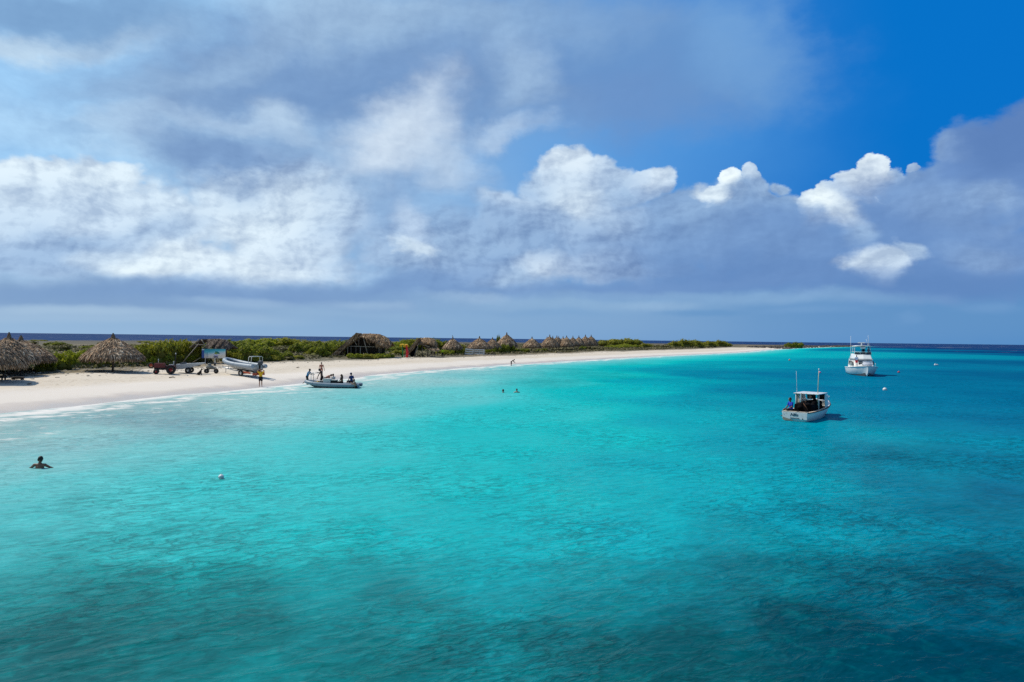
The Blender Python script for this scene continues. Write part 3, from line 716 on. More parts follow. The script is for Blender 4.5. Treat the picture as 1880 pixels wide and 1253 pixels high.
# ------------------------------------------------------------------ thatched sun shades
rnd = random.Random(11)
def strip(mb, p, d, w, L, nrm, droop=.0):
    """one palm leaf: a narrow folded blade"""
    p, d, nrm = Vector(p), Vector(d).normalized(), Vector(nrm).normalized()
    s_ = d.cross(nrm).normalized() * w / 2; m_ = p + d * L * .5 + nrm * .02; q = p + d * L + Vector((0, 0, -droop * L))
    mb.add([p - s_, p + s_, m_ - s_ * .9, m_ + s_ * .9, q - s_ * .25, q + s_ * .25], [(0, 1, 3, 2), (2, 3, 5, 4)])
def palapa_proto(seed, n, w, tag):
    r = random.Random(seed); R, H, E = 3.15, 3.7, 1.22
    rt = thing('thatched_palapa', tag, 'palapa', (0, 0, 0))
    prof = [(.0, H), (.24, H - .34), (.5, H - .56), (1.2, H - .92), (2.1, H - 1.46), (2.8, H - 1.98), (R - .02, E + .14)]
    def at(t):
        rr_ = t * R
        for (a, za), (b_, zb) in zip(prof, prof[1:]):
            if rr_ <= b_: return za + (zb - za) * (rr_ - a) / (b_ - a)
        return prof[-1][1]
    core = MB(); ng = 28
    rings = []
    for (a, z) in prof[1:]:
        rings.append([Vector(((a - .05) * math.cos(2 * math.pi * k / ng) * (1 + .02 * math.sin(3 * k)), (a - .05) * math.sin(2 * math.pi * k / ng), z - .07)) for k in range(ng)])
    rings.append([Vector((v.x * .93, v.y * .93, v.z + .03)) for v in rings[-1]])
    rings.append([Vector((v.x * .05, v.y * .05, H - .9)) for v in rings[-1]])
    core.loft(rings, closed=True, capa=True)
    roof = core.build('roof_frame', MT['thatch_core'], rt)
    th = MB()
    for i in range(n):
        t = math.sqrt(r.uniform(.03, 1.0)); a = r.uniform(0, 2 * math.pi)
        t = min(1, round(t * 7 + r.uniform(-.35, .35)) / 7 if r.random() < .35 else t)
        z0, z1 = at(max(t - .03, 0)), at(min(t + .03, 1)); sl = (z1 - z0) / (.06 * R)
        d = Vector((math.cos(a), math.sin(a), max(sl, -1.4))).normalized(); tan = Vector((-math.sin(a), math.cos(a), 0))
        nrm = tan.cross(d) * -1
        if nrm.z < 0: nrm = -nrm
        d = (d + tan * r.uniform(-.30, .30) + nrm * r.uniform(-.04, .16)).normalized()
        p = Vector((math.cos(a) * t * R, math.sin(a) * t * R, z0 + r.uniform(.0, .07)))
        strip(th, p, d, w * r.uniform(.6, 1.5), r.uniform(.5, 1.05) * (.4 if t > .86 else 1), nrm, .22)
    for i in range(int(n * .32)):       # hanging skirt
        a = r.uniform(0, 2 * math.pi); rr_ = R * r.uniform(.93, 1.03)
        p = Vector((math.cos(a) * rr_, math.sin(a) * rr_, E + r.uniform(.05, .35)))
        d = Vector((math.cos(a) * .35 + r.uniform(-.2, .2), math.sin(a) * .35 + r.uniform(-.2, .2), -1))
        strip(th, p, d, w * r.uniform(.6, 1.4), r.uniform(.2, .48), (math.cos(a), math.sin(a), .3))
    o_ = th.build('thatch', MT['thatch'], rt)
    cp = MB()
    for i in range(int(n * .06)):
        a = r.uniform(0, 6.283); z = H - r.uniform(.0, .45); rr_ = .05 + (H - z) * .42
        d = Vector((math.cos(a) * .45, math.sin(a) * .45, -.9)); strip(cp, (math.cos(a) * rr_ * .6, math.sin(a) * rr_ * .6, z + .12), d, w, .5, (math.cos(a), math.sin(a), .4))
    cp.bar((0, 0, H - .3), (0, 0, H + .12), .07, .04, 6)
    cp.build('roof_cap', MT['thatch'], rt)
    MB().bar((0, 0, -.3), (0.03, 0, H - .4), .12, .09, 10).build('post', MT['wood'], rt, True)
    rf = MB()
    for k in range(10):
        a = 2 * math.pi * k / 10; rf.bar((math.cos(a) * .1, math.sin(a) * .1, H - .75), (math.cos(a) * 2.95, math.sin(a) * 2.95, E + .12), .045, .035, 5)
    rf.build('rafters', MT['darkwood'], rt)
    return rt
PAL_NEAR = palapa_proto(1, 4200, .11, 'x'); PAL_NEAR2 = palapa_proto(2, 4200, .11, 'x'); PAL_FAR = palapa_proto(3, 2000, .18, 'x'); PAL_FAR2 = palapa_proto(4, 2000, .18, 'x')
_used = set()
def palapa(proto, px, by, top, hw, label, group, rz=0, Y=None):
    p = on_land(px, by) if Y is None else AT(px, by, Y)
    p.z = lz(p.x, p.y)
    h = AT(px, top, p.y).z - p.z; R = hw * (.86 if p.y < 90 else .94) * p.y / F
    sc = (R / 3.15, R / 3.15, h / 3.7)
    if proto.name not in _used:
        _used.add(proto.name); proto.location = p; proto.rotation_euler = (0, 0, rz); proto.scale = sc; proto['label'] = label
        if group: proto['group'] = group
        return proto
    return dup(proto, p, rz, sc, label, group)
palapa(PAL_NEAR2, -14, 700, 616, 60, 'thatched palapa cut off by the left edge, nearest to the water', None)
palapa(PAL_NEAR, 16, 690, 612.5, 54, 'tall thatched palapa at far left with a dark low table beside its post', None, 1.2)
palapa(PAL_NEAR2, 38, 684, 618, 62, 'thatched palapa partly hidden behind two others at the left edge', None, 2.1)
palapa(PAL_NEAR, 207, 683, 614, 58, 'free-standing thatched palapa on the open sand left of the tractor', None, .4)
far_p = [(831, 652, 619, 19.5, 'small thatched palapa with a tall thin pole at its peak, right of the leaning shelter'),
         (880, 650.5, 618.5, 23, 'thatched palapa behind the white slatted fence panels'),
         (904, 649, 620, 17, 'low thatched palapa half hidden by bushes right of the white slats'),
         (930, 648, 611.5, 21, 'tallest steep thatched palapa of the far beach group, a dark bush before it'),
         (976.5, 647, 619, 18, 'lone thatched palapa with red-brown patches left of the long row')]
row_p = [(1009, 647, 615.5, 17.5), (1004, 645.5, 618.5, 12), (1014.5, 645, 617.5, 12), (1022, 644.5, 617, 14), (1025.5, 643.5, 618, 13), (1033.5, 643.5, 618, 12),
         (1040, 645, 617, 14.5), (1051.5, 643.5, 617.5, 12.5), (1062.5, 643, 617, 13), (1074.5, 643, 615.5, 15), (1085, 642.5, 615.5, 14)]
for k, (x, by, tp, hw, lb) in enumerate(far_p): palapa((PAL_FAR, PAL_FAR2)[k % 2], x, by, tp, hw, lb, 'palapas along the far beach', k * 1.3)
_ord = ['first and widest', 'second', 'third', 'fourth', 'fifth', 'sixth', 'seventh', 'eighth', 'ninth', 'tenth', 'last']
row_sorted = sorted(row_p)
for k, (x, by, tp, hw) in enumerate(row_sorted):
    lb = 'thatched palapa in the long far row, %s from the left' % (['first', 'second, the widest', 'third', 'fourth', 'fifth', 'sixth', 'seventh', 'eighth', 'ninth', 'tenth, tall', 'eleventh and last'][k])
    palapa((PAL_FAR, PAL_FAR2)[k % 2], x, by, tp, hw, lb, 'long row of palapas on the far beach', k * .9)
# furniture under the left palapas
def low_table(px, by, w, d, h, label, rz=0):
    p = on_land(px, by); t_ = thing('low_table', label, 'table', p, rz)
    MB().box((0, 0, h), (w, d, .07)).build('tabletop', MT['darkwood'], t_, bevel=.01)
    for sx in (-1, 1):
        for sy in (-1, 1): MB().box((sx * (w / 2 - .1), sy * (d / 2 - .08), h / 2 - .1), (.09, .09, h + .1)).build('leg', MT['darkwood'], t_)
    MB().box((0, 0, h - .09), (w - .2, .05, .1)).build('apron', MT['darkwood'], t_)
low_table(22, 690.5, 1.25, .8, .26, 'dark low wooden table at the foot of the tall left palapa')
low_table(32.5, 697.5, .95, .35, .2, 'dark low wooden bench standing alone on the sand by the left palapas')
low_table(1, 698, .7, .5, .3, 'dark low table at the very left edge under the nearest palapa')
# ------------------------------------------------------------------ shrubs
LM = [island_mat('leaves_olive', [(0, (0.084, 0.087, 0.007)), (.35, (0.203, 0.205, 0.013)), (.6, (0.344, 0.308, 0.021)), (.85, (0.369, 0.369, 0.033)), (1, (0.369, 0.369, 0.057))], .7, .42),
      island_mat('leaves_bright', [(0, (0.075, 0.103, 0.004)), (.35, (0.189, 0.251, 0.007)), (.65, (0.321, 0.368, 0.011)), (.9, (0.369, 0.369, 0.021)), (1, (0.369, 0.369, 0.043))], .7, .45),
      island_mat('leaves_dark', [(0, (0.042, 0.061, 0.007)), (.4, (0.125, 0.175, 0.014)), (.7, (0.223, 0.256, 0.020)), (1, (0.369, 0.369, 0.036))], .7, .40),
      island_mat('leaves_dry', [(0, (0.052, 0.046, 0.026)), (.4, (0.117, 0.104, 0.052)), (.7, (0.195, 0.169, 0.078)), (1, (0.286, 0.247, 0.143))], .8, .15)]
def bush_proto(seed, mat, n=1700, leaf=.17, lean=.12, kind='leafy_bush'):
    """unit bush: 2 wide, 2 deep, 1 high"""
    r = random.Random(seed); rt = thing(kind, 'x', 'bush', (0, 0, 0))
    lobes = [(r.uniform(-.62, .62), r.uniform(-.6, .6), r.uniform(.16, .46), r.uniform(.26, .46), r.uniform(.2, .36)) for _ in range(15)]
    core = MB(); lf = MB()
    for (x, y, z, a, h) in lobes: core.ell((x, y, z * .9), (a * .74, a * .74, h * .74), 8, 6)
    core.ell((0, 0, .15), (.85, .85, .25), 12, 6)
    for i in range(n):
        x, y, z, a, h = lobes[r.randrange(len(lobes))]
        u = Vector((r.gauss(0, 1), r.gauss(0, 1), abs(r.gauss(0, 1)) * .9 - .15)).normalized()
        k = r.uniform(.82, 1.12)
        p = Vector((x + u.x * a * k, y + u.y * a * k, max(.0, z + u.z * h * k)))
        nrm = (u + Vector((r.uniform(-.8, .8), r.uniform(-.8, .8), r.uniform(-.5, .9)))).normalized()
        e1 = nrm.orthogonal().normalized(); e1 = (Matrix.Rotation(r.uniform(0, 6.28), 3, nrm) @ e1); e2 = nrm.cross(e1)
        s1 = leaf * r.uniform(.5, 1.2) * .5; s2 = s1 * r.uniform(.45, .8)
        lf.add([p - e1 * s1, p - e2 * s2 + e1 * s1 * .2, p + e1 * s1, p + e2 * s2 - e1 * s1 * .1], [(0, 1, 2, 3)])
    for i in range(26):                # twigs standing out of the outline
        x, y, z, a, h = lobes[r.randrange(len(lobes))]
        p = Vector((x, y, z + h * .8)); q = p + Vector((r.uniform(-.12, .12), r.uniform(-.12, .12), r.uniform(.05, .17)))
        for _ in range(5):
            c = p.lerp(q, r.random()) + Vector((r.uniform(-.03, .03), r.uniform(-.03, .03), 0)); s1 = leaf * .35
            lf.add([c + Vector((-s1, 0, 0)), c + Vector((0, s1 * .5, s1 * .4)), c + Vector((s1, 0, s1 * .2)), c + Vector((0, -s1 * .5, 0))], [(0, 1, 2, 3)])
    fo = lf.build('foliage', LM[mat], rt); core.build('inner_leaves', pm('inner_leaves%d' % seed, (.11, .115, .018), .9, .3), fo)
    st = MB()
    for i in range(7):
        a = r.uniform(0, 6.28); st.bar((math.cos(a) * .1, math.sin(a) * .1, -.15), (math.cos(a) * .5, math.sin(a) * .5, .4), .03, .012, 5)
    st.build('stem', MT['darkwood'], rt)
    return rt
BP = {0: [bush_proto(21, 0), bush_proto(22, 0)], 1: [bush_proto(23, 1), bush_proto(24, 1)], 2: [bush_proto(25, 2), bush_proto(26, 2)], 3: [bush_proto(27, 3, 1300)]}
BL = []
_ub = set(); rb = random.Random(5)
def bush(px, by, wpx, top, kind, label, group, Y=None, dz=0):
    """bush whose foot is seen at (px,by), wpx wide and reaching up to row top"""
    p = on_land(px, by) if Y is None else G(px, by, 0)
    if Y is not None: p = AT(px, by, Y)
    p.z = lz(p.x, p.y) - .08
    h = max(.3, AT(px, top, p.y).z - p.z) * 1.24; w = wpx * p.y / F / 2
    sc = (w, w * rb.uniform(.7, 1.1), h); rz = rb.uniform(0, .6)
    pr = rb.choice(BP[kind])
    if pr.name not in _ub:
        _ub.add(pr.name); pr.location = p; pr.rotation_euler = (0, 0, rz); pr.scale = sc; pr['label'] = label
        if group: pr['group'] = group
        BL.append((px, pr)); return pr
    q_ = dup(pr, p, rz, sc, label, group); BL.append((px, q_)); return q_
GA = 'bright green bushes between the left palapas'
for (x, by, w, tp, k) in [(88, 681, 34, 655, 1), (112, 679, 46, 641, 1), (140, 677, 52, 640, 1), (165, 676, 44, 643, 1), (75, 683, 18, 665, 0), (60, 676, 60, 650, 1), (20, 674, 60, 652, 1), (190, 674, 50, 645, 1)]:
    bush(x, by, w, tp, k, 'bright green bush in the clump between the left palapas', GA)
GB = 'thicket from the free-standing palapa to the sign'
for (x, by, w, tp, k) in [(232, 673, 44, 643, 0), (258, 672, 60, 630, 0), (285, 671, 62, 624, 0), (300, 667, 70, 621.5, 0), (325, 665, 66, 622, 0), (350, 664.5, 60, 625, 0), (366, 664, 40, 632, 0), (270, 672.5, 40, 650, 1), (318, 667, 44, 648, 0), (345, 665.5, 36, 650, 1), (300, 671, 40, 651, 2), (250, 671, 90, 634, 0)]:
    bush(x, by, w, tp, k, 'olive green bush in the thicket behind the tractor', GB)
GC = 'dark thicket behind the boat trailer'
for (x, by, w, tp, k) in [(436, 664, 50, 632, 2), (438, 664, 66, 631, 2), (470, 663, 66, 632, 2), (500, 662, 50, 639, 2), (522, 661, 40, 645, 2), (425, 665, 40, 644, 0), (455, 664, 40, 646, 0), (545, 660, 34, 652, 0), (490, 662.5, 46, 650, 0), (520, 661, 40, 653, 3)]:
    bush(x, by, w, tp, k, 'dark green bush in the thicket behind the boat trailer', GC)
GD = 'green bushes around the ruined thatched hut'
for (x, by, w, tp, k) in [(588, 656, 44, 634, 2), (608, 655, 44, 629, 2), (625, 653, 40, 625, 2), (575, 655, 36, 640, 0)]:
    bush(x, by, w, tp, k, 'dark green bush left of the ruined thatched hut', GD)
for (x, by, w, tp, k) in [(652, 658.5, 34, 648.5, 1), (676, 658.5, 36, 649, 0), (700, 658, 34, 648, 1), (715, 657.5, 22, 650, 1)]:
    bush(x, by, w, tp, k, 'low yellow-green bush on the sand before the ruined hut', 'low bushes before the ruined hut')
GE = 'green mound of bushes behind the leaning shelter'
for (x, by, w, tp, k) in [(728, 644, 44, 627, 1), (748, 643, 50, 621, 1), (762, 643, 46, 620, 0), (792, 644, 40, 622, 2), (812, 644, 40, 624, 2), (730, 652, 30, 642, 0)]:
    bush(x, by, w, tp, k, 'green bush on the mound behind the leaning shelter', GE)
GF = 'hedge of bushes between the far palapas'
for (x, by, w, tp, k) in [(806, 653, 20, 642, 0), (822, 653, 26, 641, 1), (845, 652, 26, 640, 0), (842, 649, 26, 629, 0), (858, 651.5, 16, 646, 0), (899, 650, 18, 640, 1), (912, 649.5, 18, 638, 2), (926, 649, 22, 632, 2), (938, 648.5, 18, 634, 2), (952, 648, 24, 640, 2), (965, 647.5, 20, 640, 2), (915, 640, 9, 616, 2), (990, 646.5, 14, 641, 2), (1000, 646, 12, 640, 2)]:
    bush(x, by, w, tp, k, 'dark bush in the hedge between the far palapas', GF)
for (x, by, w, tp, k) in [(1070, 643.5, 16, 636, 2), (1080, 643, 12, 637, 2), (1098, 642.5, 22, 637, 3), (1112, 642, 24, 637.5, 3), (1040, 644.5, 30, 640.5, 3), (1058, 644, 24, 640, 3), (1024, 645, 24, 641, 3)]:
    bush(x, by, w, tp, k, 'low scrubby bush at the edge of the sand near the long palapa row', 'low scrub by the palapa row')
for (x, by, w, tp, k) in [(1118, 638, 46, 622.5, 0), (1140, 638, 56, 620.5, 0), (1160, 638.5, 44, 622.5, 0), (1150, 640, 40, 631, 1), (1185, 639, 30, 630, 0), (1208, 639.5, 36, 632, 3), (1130, 640.5, 40, 633, 1)]:
    bush(x, by, w, tp, k, 'green bush on the rounded mound right of the palapa row', 'mound of bushes right of the palapa row')
for (x, by, w, tp, k) in [(1238, 639, 30, 625.5, 0), (1256, 639, 46, 622, 0), (1274, 639, 34, 623.5, 0), (1300, 637.5, 30, 625.5, 0), (1320, 637, 34, 624, 0), (1334, 636.8, 18, 629, 0)]:
    bush(x, by, w, tp, k, 'olive bush at the end of the beach before the rocky spit', 'bushes at the end of the beach')
for (x, by, w, tp, k) in [(1450, 635, 22, 629.5, 2), (1463, 635.2, 26, 628.6, 2)]:
    bush(x, by, w, tp, k, 'dark bush on the far rocky spit', 'bushes on the rocky spit', Y=560)
# green rise on the plain behind the dark thicket
for (x, Y_, w, tp, k) in [(430, 165, 70, 624, 2), (470, 185, 80, 619.5, 1), (500, 190, 80, 618.6, 1), (530, 190, 70, 620, 0), (565, 180, 60, 624, 0), (555, 150, 50, 630, 2), (400, 150, 60, 627, 2), (600, 170, 50, 626, 2), (630, 190, 60, 625, 2)]:
    bush(x, 640, w, tp, k, 'green bush on the low rise of the plain far behind the boats', 'bushes on the low rise', Y=Y_)
for i in range(60):
    px = rb.uniform(-20, 760); Y_ = rb.uniform(130, 330)
    pz = 1.3 + rb.uniform(1.0, 2.0) if Y_ < 260 else 1.2 + rb.uniform(.7, 1.4)
    p = AT(px, 640, Y_); tp = 626.5 + (px - 940) * .0118 - (CAMZ - pz) * -F / Y_ - 3.5
    bush(px, 640, rb.uniform(3, 7) * F / Y_, tp, rb.choice([0, 2, 3, 3, 2]), 'scrubby bush scattered on the brown plain behind the beach', 'scrub scattered on the plain', Y=Y_)
ORD = 'first second third fourth fifth sixth seventh eighth ninth tenth eleventh twelfth thirteenth fourteenth fifteenth sixteenth'.split()
for gname in sorted({o_['group'] for _, o_ in BL}):
    if gname == 'scrub scattered on the plain': continue
    mem = sorted([(px, o_.name, o_) for px, o_ in BL if o_['group'] == gname])
    for k, (_, _, o_) in enumerate(mem):
        w_ = o_['label'].split(); o_['label'] = ' '.join(w_[:11]) + ', %s from the left' % ORD[k] if len(w_) <= 11 else ' '.join(w_[:12]) + ', %s from left' % ORD[k]
# ground scrub, rubble and rocks: nobody could count them
def scatter(name, mat, pts, size, seed, label, flat=.6, cat='scrub'):
    r = random.Random(seed); mb = MB()
    for (x, y) in pts:
        z = lz(x, y); s_ = size * r.uniform(.4, 1.3)
        mb.ell((x, y, z + s_ * flat * .25), (s_, s_ * r.uniform(.6, 1.2), s_ * flat * r.uniform(.5, 1.2)), 6, 4, Matrix.Rotation(r.uniform(0, 3), 3, 'Z'))
    o_ = mb.build(name, mat, None); o_['kind'] = 'stuff'; o_['label'] = label; o_['category'] = cat
r = random.Random(9); pts = []
for i in range(1700):
    y = 55 * (340 / 55) ** r.random(); d = vegline(y) + r.uniform(-1.5, 7) * (1 + y / 200); pts.append((float(S(y)) - d, y))
scatter('coral_rubble', pm('coral_rubble', (.42, .37, .30), .9, .45, .7), pts, .12, 3, 'grey and tan coral rubble along the back of the beach', .5, 'rubble')
pts = []
for i in range(5200):
    y = 60 * (420 / 60) ** r.random(); d = vegline(y) + 7 + r.random() ** 1.3 * 120; pts.append((float(S(y)) - d, y))
lm = MB(); rr2 = random.Random(8)
for (x, y) in pts:
    z = lz(x, y); s0 = rr2.uniform(.3, .9) * (1 + y / 300)
    for _ in range(9):
        c = Vector((x + rr2.gauss(0, s0 * .5), y + rr2.gauss(0, s0 * .5), z + rr2.uniform(0, .28) * s0)); e = s0 * .22
        lm.add([c + Vector((-e, 0, rr2.uniform(-e, e))), c + Vector((0, -e, rr2.uniform(-e, e))), c + Vector((e, 0, rr2.uniform(-e, e))), c + Vector((0, e * .6, e))], [(0, 1, 2, 3)])
o_ = lm.build('ground_scrub', LM[3], None); o_['kind'] = 'stuff'; o_['label'] = 'low dry ground scrub covering the plain'; o_['category'] = 'scrub'
pts = []
for i in range(900):
    y = r.uniform(480, 955); x = float(S(y)) + r.uniform(-30, 7); pts.append((x, y))
for i in range(120):
    y = r.uniform(905, 960); pts.append((r.uniform(430, 560), y))
scatter('rocks', pm('dark_wet_rock', (.07, .06, .05), .8, .4, .3), pts, 1.1, 4, 'dark low rocks along the far spit', .55, 'rocks')
# ------------------------------------------------------------------ people: one continuous skin each, clothing and hair as parts
SK = {'tan': pm('tanned_skin', (.34, .17, .11), .5, .08, 6), 'brown': pm('brown_skin', (.20, .09, .058), .5, .08, 6),
      'red': pm('sunburnt_skin', (.42, .18, .12), .5, .08, 6), 'dark': pm('dark_skin', (.075, .04, .03), .5, .08, 6)}
HAIR = pm('dark_hair', (.012, .009, .008), .6, .2, 9); EYE = pm('eye', (.01, .01, .012), .2, .0)
CL = {}
def cloth(rgb):
    if rgb not in CL: CL[rgb] = pm('cloth_%d' % len(CL), rgb, .85, .10, 7)
    return CL[rgb]
def hand(mb, wrist, d, side, curl=.5):
    """palm, four unequal bent fingers, thumb off the side of the palm near its base"""
    d = Vector(d).normalized(); up = Vector((0, 0, 1)) if abs(d.z) < .9 else Vector((0, 1, 0))
    s_ = d.cross(up).normalized() * side; n = s_.cross(d) * side
    pc = wrist + d * .05
    R = Matrix((s_, d, n)).transposed()
    mb.ell(pc, (.042, .052, .018), 10, 6, R)
    for k, (o_, L) in enumerate(((-.030, .062), (-.010, .074), (.011, .070), (.030, .054))):
        b0 = pc + d * .040 + s_ * o_; c1 = (d * math.cos(curl * .7) - n * math.sin(curl * .7)).normalized(); c2 = (d * math.cos(curl * 1.7) - n * math.sin(curl * 1.7)).normalized()
        m_ = b0 + c1 * L * .55; mb.cap(b0, m_, .0098, .009, 6); mb.cap(m_, m_ + c2 * L * .5, .009, .0078, 6)
    tb = pc - d * .022 - s_ * .034; t1 = tb + (d * .6 - s_ * .75 - n * .2).normalized() * .036
    mb.cap(tb, t1, .0125, .0105, 6); mb.cap(t1, t1 + (d * .9 - s_ * .25 - n * .3).normalized() * .030, .0105, .009, 6)
def person(label, J, skin, loc, rz=0, shirt=None, shorts=None, hair='short', group=None, trousers=None, bikini=None, cap=None, sub=0, vs=.011, sc=1.0, name='person'):
    """J: joints in metres, x to the side, y forward (face direction before rz), z up"""
    rt = thing(name, label, 'person', loc, rz, group); rt.scale = (sc, sc, sc)
    g = {k: Vector(v) for k, v in J.items() if k != 'curl'}
    pel, che, nk, hd = g['pelvis'], g['chest'], g['neck'], g['head']
    fw = Vector(J.get('face', (0, 1, 0))).normalized(); side = Vector(J.get('side', (1, 0, 0))).normalized()
    sp = (che - pel).normalized()
    b = MB()
    Rt = Matrix((side, sp.cross(side).normalized() * -1, sp)).transposed()
    b.ell(pel, (.155, .105, .13), 14, 8, Rt); b.ell(pel.lerp(che, .45), (.125, .092, .15), 14, 8, Rt)
    b.ell(che, (.158, .105, .17), 14, 8, Rt); b.ell(che + sp * .12, (.15, .08, .085), 14, 8, Rt)
    b.cap(che + sp * .12, nk, .062, .052); b.cap(nk, hd - Vector((0, 0, .03)), .052, .05)
    upv_ = (hd - nk).normalized(); rs = fw.cross(upv_).normalized(); f2 = upv_.cross(rs).normalized()
    RH = Matrix((rs, f2, upv_)).transposed()
    H = lambda x, y, z: hd + RH @ Vector((x, y, z))
    b.ell(hd, (.074, .094, .108), 16, 12, RH); b.ell(H(0, .035, -.055), (.050, .055, .052), 12, 8, RH)      # skull, jaw
    b.cap(H(0, .088, .008), H(0, .108, -.022), .010, .014, 6); b.ell(H(0, .088, -.052), (.024, .012, .009), 8, 6, RH)   # nose, mouth
    b.cap(H(-.045, .078, .030), H(.045, .078, .030), .011, .011, 6)
    for s_ in (-1, 1): b.ell(H(s_ * .076, -.004, -.004), (.010, .020, .030), 8, 6, RH)
    for s_, L_ in ((-1, 'l'), (1, 'r')):
        sh, el_, wr_ = g['sh' + L_], g['el' + L_], g['wr' + L_]
        b.cap(che + sp * .13 + side * s_ * .09, sh, .058, .058); b.cap(sh, sh.lerp(el_, .5), .054, .047); b.cap(sh.lerp(el_, .5), el_, .047, .038)
        b.cap(el_, el_.lerp(wr_, .35), .040, .040); b.cap(el_.lerp(wr_, .35), wr_, .040, .026)
        hand(b, wr_, wr_ - el_, s_, J.get('curl', .5))
        hp, kn, an, to = g['hp' + L_], g['kn' + L_], g['an' + L_], g['to' + L_]
        b.cap(hp, hp.lerp(kn, .5), .088, .074); b.cap(hp.lerp(kn, .5), kn, .074, .054)
        b.cap(kn, kn.lerp(an, .35), .054, .058); b.cap(kn.lerp(an, .35), an, .058, .036)
        heel = an + (an - kn).normalized() * .045; b.cap(heel, to, .036, .026); b.cap(an, heel, .036, .038)
    voxel(b, 'body', SK[skin], rt, vs)
    for s_ in (-1, 1): MB().ell(H(s_ * .031, .083, .012), .0125, 8, 6).build('eye', EYE, rt, True)
    if hair:
        h = MB(); h.ell(H(0, -.016, .026), (.083, .098, .098), 14, 10, RH)
        for s_ in (-1, 1): h.ell(H(s_ * .045, -.035, -.01), (.040, .055, .07), 10, 8, RH)
        if hair == 'long': h.cap(H(0, -.075, .0), H(0, -.11, -.22), .07, .045); h.cap(H(0, -.11, -.2), H(0, -.10, -.30), .045, .02)
        if hair == 'bun': h.ell(H(0, -.08, .085), .042, 10, 8)
        if cap:
            voxel(h, 'hair', HAIR, rt, .012, 2)
            c_ = MB(); c_.ell(H(0, -.004, .045), (.088, .104, .088), 14, 10, RH); c_.cap(H(-.04, .09, .04), H(.04, .09, .04), .018, .018); c_.ell(H(0, .12, .036), (.062, .06, .012), 12, 6, RH); voxel(c_, 'cap', cloth(cap), rt, .012, 2)
        else: voxel(h, 'hair', HAIR, rt, .012, 2)
    if shirt:
        c_ = MB(); c_.ell(pel + sp * .06, (.158, .118, .12), 14, 8, Rt); c_.ell(pel.lerp(che, .45), (.148, .112, .17), 14, 8, Rt); c_.ell(che, (.176, .125, .175), 14, 8, Rt)
        c_.ell(che + sp * .12, (.165, .097, .085), 14, 8, Rt)
        for s_, L_ in ((-1, 'l'), (1, 'r')):
            sh, el_ = g['sh' + L_], g['el' + L_]; c_.cap(che + sp * .13 + side * s_ * .09, sh, .07, .072); c_.cap(sh, sh.lerp(el_, .55), .072, .066)
        voxel(c_, 'shirt', cloth(shirt), rt, .014, 2)
    low = shorts or trousers
    if low:
        c_ = MB(); c_.ell(pel, (.172, .122, .135), 14, 8, Rt)
        for L_ in 'lr':
            hp, kn, an = g['hp' + L_], g['kn' + L_], g['an' + L_]; c_.cap(hp, hp.lerp(kn, .75), .106, .088)
            if trousers: c_.cap(hp.lerp(kn, .7), kn, .085, .070); c_.cap(kn, kn.lerp(an, .92), .072, .058)
        voxel(c_, 'trousers' if trousers else 'shorts', cloth(low), rt, .014, 2)
    if bikini:
        c_ = MB(); c_.ell(pel + sp * .01, (.163, .114, .075), 14, 8, Rt); voxel(c_, 'bikini_bottom', cloth(bikini), rt, .012, 1)
        c_ = MB(); c_.ell(che + sp * .03, (.167, .114, .045), 14, 8, Rt); voxel(c_, 'bikini_top', cloth(bikini), rt, .012, 1)
    return rt
def stand(**kw):
    J = dict(pelvis=(0, 0, .93), chest=(0, 0, 1.23), neck=(0, 0, 1.45), head=(0, .02, 1.60),
             shl=(-.185, 0, 1.38), ell=(-.25, -.02, 1.10), wrl=(-.26, .06, .86), shr=(.185, 0, 1.38), elr=(.25, -.02, 1.10), wrr=(.26, .06, .86),
             hpl=(-.09, 0, .88), knl=(-.10, .02, .48), anl=(-.11, 0, .09), tol=(-.13, .15, .03), hpr=(.09, 0, .88), knr=(.10, .02, .48), anr=(.11, 0, .09), tor=(.13, .15, .03))
    J.update(kw); return J
PXM = lambda Y: Y / F
# swimmer near the camera: chest deep, back to us, arms spread on the surface
p = G(73, 860)
J = stand(chest=(0, 0, .0), pelvis=(0, -.03, -.32), neck=(0, .0, .20), head=(.01, .03, .335), shl=(-.19, 0, .13), ell=(-.33, .05, .03), wrl=(-.46, .12, -.03), shr=(.19, 0, .13), elr=(.33, .05, .04), wrr=(.47, .10, -.03),
          hpl=(-.09, 0, -.38), knl=(-.12, .15, -.75), anl=(-.12, -.1, -1.1), tol=(-.12, .05, -1.15), hpr=(.09, 0, -.38), knr=(.12, .1, -.77), anr=(.12, -.15, -1.1), tor=(.12, .0, -1.15))
person('bare-backed swimmer seen from behind, chest deep at far left, short dark hair', J, 'brown', (p.x, p.y, -.01), .05, shorts=(30, 40, 80), vs=.009)
for (x, y, lb, rz, sk) in ((924, 721, 'left of two far swimmers with only the dark-haired head above water', 1.2, 'brown'), (949, 721, 'right of two far swimmers, head and shoulders above the turquoise water', 3.0, 'tan')):
    p = G(x, y); d = -.06 if x < 930 else 0
    J2 = {k: (tuple(c - (.09 - d if i == 2 else 0) for i, c in enumerate(v)) if k not in ('curl',) else v) for k, v in J.items()}
    person(lb, J2, sk, (p.x, p.y, 0), rz, shorts=(20, 30, 60), vs=.014, sc=1.0)
# yellow-shirted person at the water's edge, hands raised to the head
p = on_land(478.5, 710)
J = stand(shl=(-.18, 0, 1.38), ell=(-.34, .12, 1.52), wrl=(-.14, .20, 1.66), shr=(.18, 0, 1.38), elr=(.34, .12, 1.50), wrr=(.13, .20, 1.66))
person('person in yellow shirt and black shorts at the water edge, hands raised to the face', J, 'tan', (p.x, p.y, max(p.z, 0)), 3.4, shirt=(232, 178, 40), shorts=(22, 20, 26))
